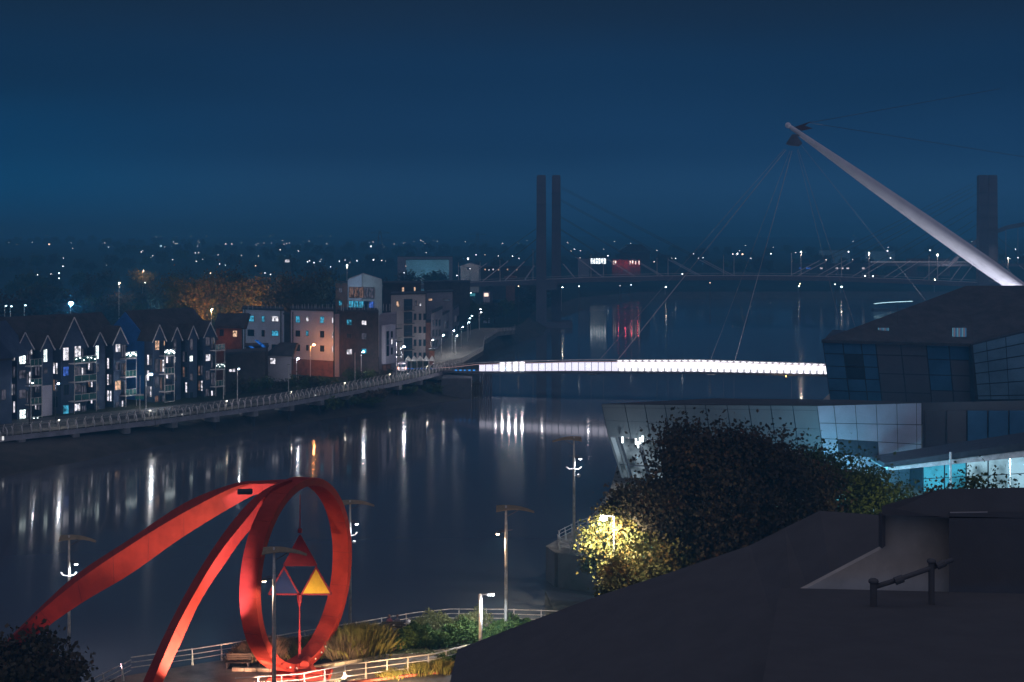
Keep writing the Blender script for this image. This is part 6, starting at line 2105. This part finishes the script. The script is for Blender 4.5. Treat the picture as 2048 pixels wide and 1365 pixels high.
for an in (-112, -104, -97, -80, -72, -66):
    a_ = math.radians(an)
    rad = hh_ * math.cos(a_) + Vector((0, 0, 1)) * math.sin(a_)
    obj('bolt', bolt, wave, Cc + rad * (Ro - Th / 2) + aax * (Wd / 2 + .03) - wloc(wave))


M['seam'] = mat('weld_seam', (.24, .03, .025), .7, spec=.1)


def arm(name, outer, ridge, lit, d_top, d_end, thick=.7):
    """outer, ridge, lit: matched pixel polylines from ring top to foot; real four-sided section"""
    n = len(ridge)

    def catmull(pl, u):
        s = u * (len(pl) - 1); i = min(int(s), len(pl) - 2); f_ = s - i
        p0, p1, p2, p3 = pl[max(i - 1, 0)], pl[i], pl[i + 1], pl[min(i + 2, len(pl) - 1)]
        return tuple(.5 * ((2 * p1[j]) + (-p0[j] + p2[j]) * f_ + (2 * p0[j] - 5 * p1[j] + 4 * p2[j] - p3[j]) * f_ * f_ + (-p0[j] + 3 * p1[j] - 3 * p2[j] + p3[j]) * f_ ** 3) for j in (0, 1))
    rows = []
    K = 44
    for k in range(K + 1):
        u = k / K
        d = d_top + (d_end - d_top) * u
        o_, r_, l_ = catmull(outer, u), catmull(ridge, u), catmull(lit, u)
        o_ = (r_[0] + (o_[0] - r_[0]) * .62, r_[1] + (o_[1] - r_[1]) * .62)
        po, pr, pl = P(*o_, d + thick * 1.5), P(*r_, d - thick * .3), P(*l_, d + thick * .25)
        rows.append([po, pr, pl, (po + pl) / 2 + Vector((0, thick * 1.2, 0))])
    a_ = MB().loft(rows).build(name, M['red'], wave)
    for k in range(3, K, 4):
        r0, r1 = rows[k], [p.lerp(q, .09) for p, q in zip(rows[k], rows[k + 1])]
        c_ = sum(r0, Vector((0, 0, 0))) / 4
        g_ = [[c_ + (p - c_) * 1.012 for p in r] for r in (r0, r1)]
        MB().loft(g_).build('weld_seam', M['seam'], a_)
    return a_


arm('arm', [(579, 957), (520, 981), (479, 1009), (427, 1078), (371, 1168), (319, 1268), (262, 1390), (235, 1450)],
    [(584, 959), (545, 977), (494, 1037), (438, 1108), (390, 1186), (349, 1264), (300, 1378), (272, 1450)],
    [(584, 985), (557, 1000), (494, 1067), (447, 1132), (402, 1201), (362, 1286), (320, 1378), (292, 1450)], 99.2, 90.5)
arm('arm', [(579, 957), (515, 958), (462, 965), (371, 994), (258, 1072), (146, 1146), (33, 1258), (-30, 1320)],
    [(582, 962), (530, 968), (474, 973), (371, 1024), (260, 1091), (148, 1168), (38, 1262), (-22, 1326)],
    [(570, 984), (530, 990), (497, 996), (371, 1071), (260, 1149), (158, 1210), (66, 1277), (6, 1340)], 99.6, 104.5)
# lifting eye on the arm end
e0 = P(490, 984, 98.6)
MB().tube([e0 + Vector((-.5, 0, 0)), e0 + Vector((.5, 0, .02))], .2, 10).build('lifting_slot', M['roofdk'], wave)
MB().tube([e0 + Vector((.15, -.12, 0)), e0 + Vector((.15, .02, 0))], .13, 10).build('bolt', M['red'], wave)
# pivot and foot
f0 = P(612, 1325, 99.4); ft = P(604, 1372, 98.6)
MB().tube([f0 + Vector((0, -.7, 0)), f0 + Vector((0, .5, 0))], .34, 14).build('pivot_pin', M['red'], wave, bevel=.03)
MB().prism([f0 + Vector((-.28, -.45, .1)), f0 + Vector((.3, -.45, .1)), f0 + Vector((.2, -.45, -.9)), f0 + Vector((-.35, -.45, -1.1))], (0, .9, 0)).build('pivot_arm', M['red'], wave, bevel=.03)
MB().loft([[(ft.x - 1.0, 98.2, gz), (ft.x + 1.0, 98.2, gz), (ft.x + 1.0, 99.8, gz), (ft.x - 1.0, 99.8, gz)],
           [(ft.x - .55, 98.5, gz + .7), (ft.x + .55, 98.5, gz + .7), (ft.x + .55, 99.6, gz + .7), (ft.x - .55, 99.6, gz + .7)],
           [(f0.x - .5, 98.8, f0.z - .45), (f0.x + .2, 98.8, f0.z - .45), (f0.x + .2, 99.5, f0.z - .45), (f0.x - .5, 99.5, f0.z - .45)]]).build('foot', M['red'], wave, bevel=.04)
q = P(655, 1362, 98.3)
MB().tube([(q.x - 2.4, 97.9, gz + .35), (q.x - .3, 97.9, gz + .35)], [.2, .34], 12).build('ram', M['red'], wave)
MB().prism([(q.x - 4.2, 97.6, gz), (q.x + .2, 97.6, gz), (q.x + .1, 97.6, gz + .22), (q.x - 4, 97.6, gz + .22)], (0, 2.4, 0)).build('base_plate', M['red'], wave)
# hanging triangles and rod
MD = 100.0
rod = M['redplate']
MB().tube([P(600, 990, MD), P(600, 1058, MD)], .045, 8).tube([P(600, 1058, MD), P(600, 1066, MD)], .16, 8).build('hanging_rod', rod, wave)
MB().tube([P(599, 1189, MD), P(599, 1205, MD), P(599, 1214, MD)], [.2, .17, .05], 8).tube([P(599, 1214, MD), P(599, 1260, MD)], .05, 8).tube([P(599, 1260, MD), P(599, 1318, MD)], [.09, .12], 8).build('lower_rod', rod, wave)
def plate(name, tri, m):
    a, c, e = [P(x, y, MD) for x, y in tri]
    MB().prism([a, c, e], (0, .06, 0)).build(name, M[m], wave)
    b = MB()
    for p, q in ((a, c), (c, e), (e, a)):
        b.bar(p + Vector((0, .03, 0)), q + Vector((0, .03, 0)), .12, .09, up=(0, 1, 0))
    b.build('plate_edge', M['redplate'], wave)


plate('red_triangle', [(600, 1071), (633, 1131), (568, 1131)], 'redplate')
plate('blue_triangle', [(568, 1135), (598, 1189), (537, 1189)], 'blueplate')
plate('yellow_triangle', [(632, 1135), (663, 1189), (603, 1189)], 'yellowplate')
MB().bar(P(568, 1133, MD), P(598, 1189, MD), .1).bar(P(633, 1133, MD), P(603, 1189, MD), .1).build('plate_edge', M['redplate'], wave)

# ground floodlights for the sculpture
def ground_flood(p, tgt, pw, col, spot, label, blend=.7):
    p = Vector(p)
    t = thing('ground_floodlight', (p.x, p.y, gz), label, 'floodlight', 'ground floodlights of the sculpture')
    MB().box(p.x - .2, p.y - .15, gz + .05, p.x + .2, p.y + .15, gz + .35).build('housing', M['steel_dk'], t)
    MB().box(p.x - .05, p.y - .05, gz, p.x + .05, p.y + .05, gz + .049).build('foot', M['steel_dk'], t)
    light('lamp_light', 'SPOT', (p.x, p.y, gz + .5), pw, col, t, .12, tgt, spot, blend)


ground_flood((X(640, 93), 91.5, gz), Cc + Vector((-1, 0, -5.2)), 7000, (1, .72, .5), 75, 'ground floodlight before the ring foot')
ground_flood((X(520, 94), 93.5, gz), Cc + Vector((-2.6, 0, -5.6)), 6500, (1, .45, .3), 62, 'ground floodlight left of the ring foot')
ground_flood((X(420, 91.5), 91.5, gz), P(365, 1255, 93.6), 14000, (1, .74, .56), 80, 'ground floodlight under the right arm')
ground_flood((X(380, 88), 87, gz), P(500, 1045, 98), 22000, (.95, .62, .85), 24, 'violet ground floodlight under the right arm')
ground_flood((X(240, 99), 97, gz), P(330, 1075, 101), 500, (1, .6, .7), 75, 'ground floodlight under the left arm')
ground_flood((X(100, 100), 98, gz), P(130, 1200, 103), 420, (1, .6, .62), 75, 'ground floodlight near the left arm foot')
ground_flood((X(800, 97), 95.2, gz), P(860, 1300, 104), 3400, (1, .60, .28), 150, 'amber floodlight by the road railing')
ground_flood((X(690, 97.6), 97.0, gz), P(700, 1335, 101.5), 1500, (1, .66, .36), 150, 'amber floodlight near the ring foot')

# ------------------------------------------------------------------ foreground roofs and terrace
nr = thing('near_roof', P(1300, 1365, 50), 'large unlit dark sloping roof filling the bottom right', 'building')
far_e = [P(915, 1299, 58), P(1060, 1243, 57), P(1200, 1191, 56), P(1350, 1142, 55.5), P(1500, 1091, 55), P(1570, 1056, 54.5), P(1640, 1022, 54), P(1765, 1031, 52)]
near_e = [P(880, 1450, 46), P(1060, 1440, 44), P(1200, 1430, 43), P(1350, 1420, 42), P(1500, 1410, 41), P(1600, 1400, 40.6), P(1700, 1395, 40.3), P(1790, 1390, 40)]
b = MB(); b.loft([[a, c] for a, c in zip(far_e, near_e)], closed=False); b.build('roof', M['roofnear'], nr, fix=True)
b = MB()
for a, c in zip(far_e, far_e[1:]):
    b.poly([a, c, c - Vector((0, 0, 1.05)), a - Vector((0, 0, 1.05))])
b.poly([far_e[0], near_e[0], near_e[0] - Vector((0, 0, 1.05)), far_e[0] - Vector((0, 0, 1.05))])
b.build('fascia', M['roofnear'], nr)
b = MB()
a, c = far_e[0] - Vector((-.6, .6, 1.0)), near_e[0] - Vector((-.6, 0, 1.0))
b.poly([a, c, (c.x, c.y, 3.4), (a.x, a.y, 3.4)])
a2 = far_e[6] - Vector((0, .6, 1.0))
b.poly([a, a2, (a2.x, a2.y, 3.4), (a.x, a.y, 3.4)])
b.build('wall', M['roofnear'], nr)
# grey rendered wall of the stair head
sh = thing('rooftop_stairhouse', P(1840, 1180, 40), 'grey rendered stair head with a dark canopy roof on the near building', 'building')
MB().prism([P(1600, 1184, 43), P(1771, 1094, 43), P(1771, 1028, 43), P(1898, 1032, 43), P(1898, 1195, 43), P(1640, 1195, 43)], (0, .3, 0)).build('wall', M['wallnear'], sh)
MB().hexa([P(1898, 1205, 42), P(2120, 1205, 42), P(2120, 1205, 46), P(1898, 1205, 46), P(1898, 1024, 42), P(2120, 1024, 42), P(2120, 1024, 46), P(1898, 1024, 46)]).build('wall', M['roofnear'], sh)
MB().loft([[P(1764, 1012, 42), P(1764, 1030, 42), P(1768, 1030, 42.5), P(1768, 1012, 46)], [P(1880, 979, 47), P(1885, 1035, 42), P(1885, 1035, 42.5), P(1880, 979, 50)], [P(2120, 974, 47), P(2120, 1038, 42), P(2120, 1038, 42.5), P(2120, 974, 50)]]).build('canopy', M['roofnear'], sh)
MB().poly([P(1764, 1012, 42), P(1764, 1031, 42), P(1885, 1036, 42), P(2120, 1038, 42), P(2120, 974, 42.2), P(1880, 979, 42.2)]).build('fascia', M['roofnear'], sh, fix=False)
MB().bar(P(1900, 1025.5, 41.6), P(1975, 1024.5, 41.6), .03).build('drip_edge', M['concrete'], sh)
MB().prism([P(1764, 1031, 42.6), P(1771, 1031, 42.6), P(1771, 1092, 42.6), P(1764, 1098, 42.6)], (0, .4, 0)).build('downpipe', M['roofnear'], sh)
b = MB(); b.poly([P(1560, 1176, 42.5), P(2140, 1190, 41), P(2300, 1500, 24), P(1500, 1500, 24)])
tr = thing('near_terrace', P(1850, 1300, 35), 'dark flat terrace floor below the stair head', 'roof')
b.build('floor', M['roofnear'], tr)
# handrail
hrl = thing('terrace_handrail', P(1800, 1250, 38), 'black handrail with two thick posts rising across the grey stair wall', 'railing')
z_t = P(1747, 1225, 39).z
for px, y0, d, r in ((1747, 1163, 39, .1), (1863, 1123, 39.3, .09)):
    p = P(px, y0, d)
    MB().tube([(p.x, p.y, p.z - 1.5), (p.x, p.y, p.z)], r, 10).build('post', M['roofnear'], hrl)
    MB().ball((p.x, p.y, p.z), r * 1.5, 10, 6, .6).build('post_cap', M['roofnear'], hrl, smooth=True)
MB().tube([P(1747, 1175, 39), P(1795, 1160, 39.1), P(1863, 1136, 39.3), P(1905, 1120, 39.5)], .07, 10).build('handrail', M['roofnear'], hrl, smooth=True)
MB().tube([P(1790, 1163, 38.9), P(1806, 1157, 38.9)], .11, 10).build('sleeve', M['roofnear'], hrl)
MB().tube([P(1874, 1133, 39.2), P(1890, 1126, 39.2)], .10, 10).build('sleeve', M['roofnear'], hrl)

# road wedge between ring and roof with lane line
ground_strip('road', [(560, 1382), (700, 1368), (830, 1353), (935, 1342), (1000, 1335)], [(560, 1500), (700, 1480), (830, 1450), (935, 1420), (1000, 1400)], gz + .016, 'asphalt')
kk = [(620, 1377), (720, 1366), (830, 1352), (940, 1341)]
kw = [P(a, c, D_of(c, gz)) for a, c in kk]
t = thing('road_kerb', kw[0], 'kerb coloured red for the car light trails, between the road and its railing', 'kerb')  # red of the passing cars' light trails put into the kerb colour
for p, t2 in along(kw, .92):
    o = obj('kerb_stone', bpy.data.meshes['kerb_stone'].copy() if False else (bpy.data.meshes.get('red_kerb_stone') or MB().box(-.44, -.12, 0, .44, .12, .16).mesh('red_kerb_stone', mat('trail_red', (.45, .12, .1), .7))), t, p - wloc(t))
    o.rotation_euler.z = math.atan2(t2.y, t2.x)

# ------------------------------------------------------------------ haze
hz = bpy.data.materials.new('night_haze'); hz.use_nodes = True
hn = hz.node_tree; hn.nodes.clear()
ho = hn.nodes.new('ShaderNodeOutputMaterial'); hv = hn.nodes.new('ShaderNodeVolumePrincipled')
hv.inputs['Color'].default_value = (.14, .60, 1, 1)
hv.inputs['Density'].default_value = 0.0008
hv.inputs['Anisotropy'].default_value = 0.0
hn.links.new(hv.outputs[0], ho.inputs['Volume'])
HAZE = True
if HAZE:
    tag(MB().box(-7400, -60, -3, 7400, 9300, 80).build('haze', hz), kind='stuff')
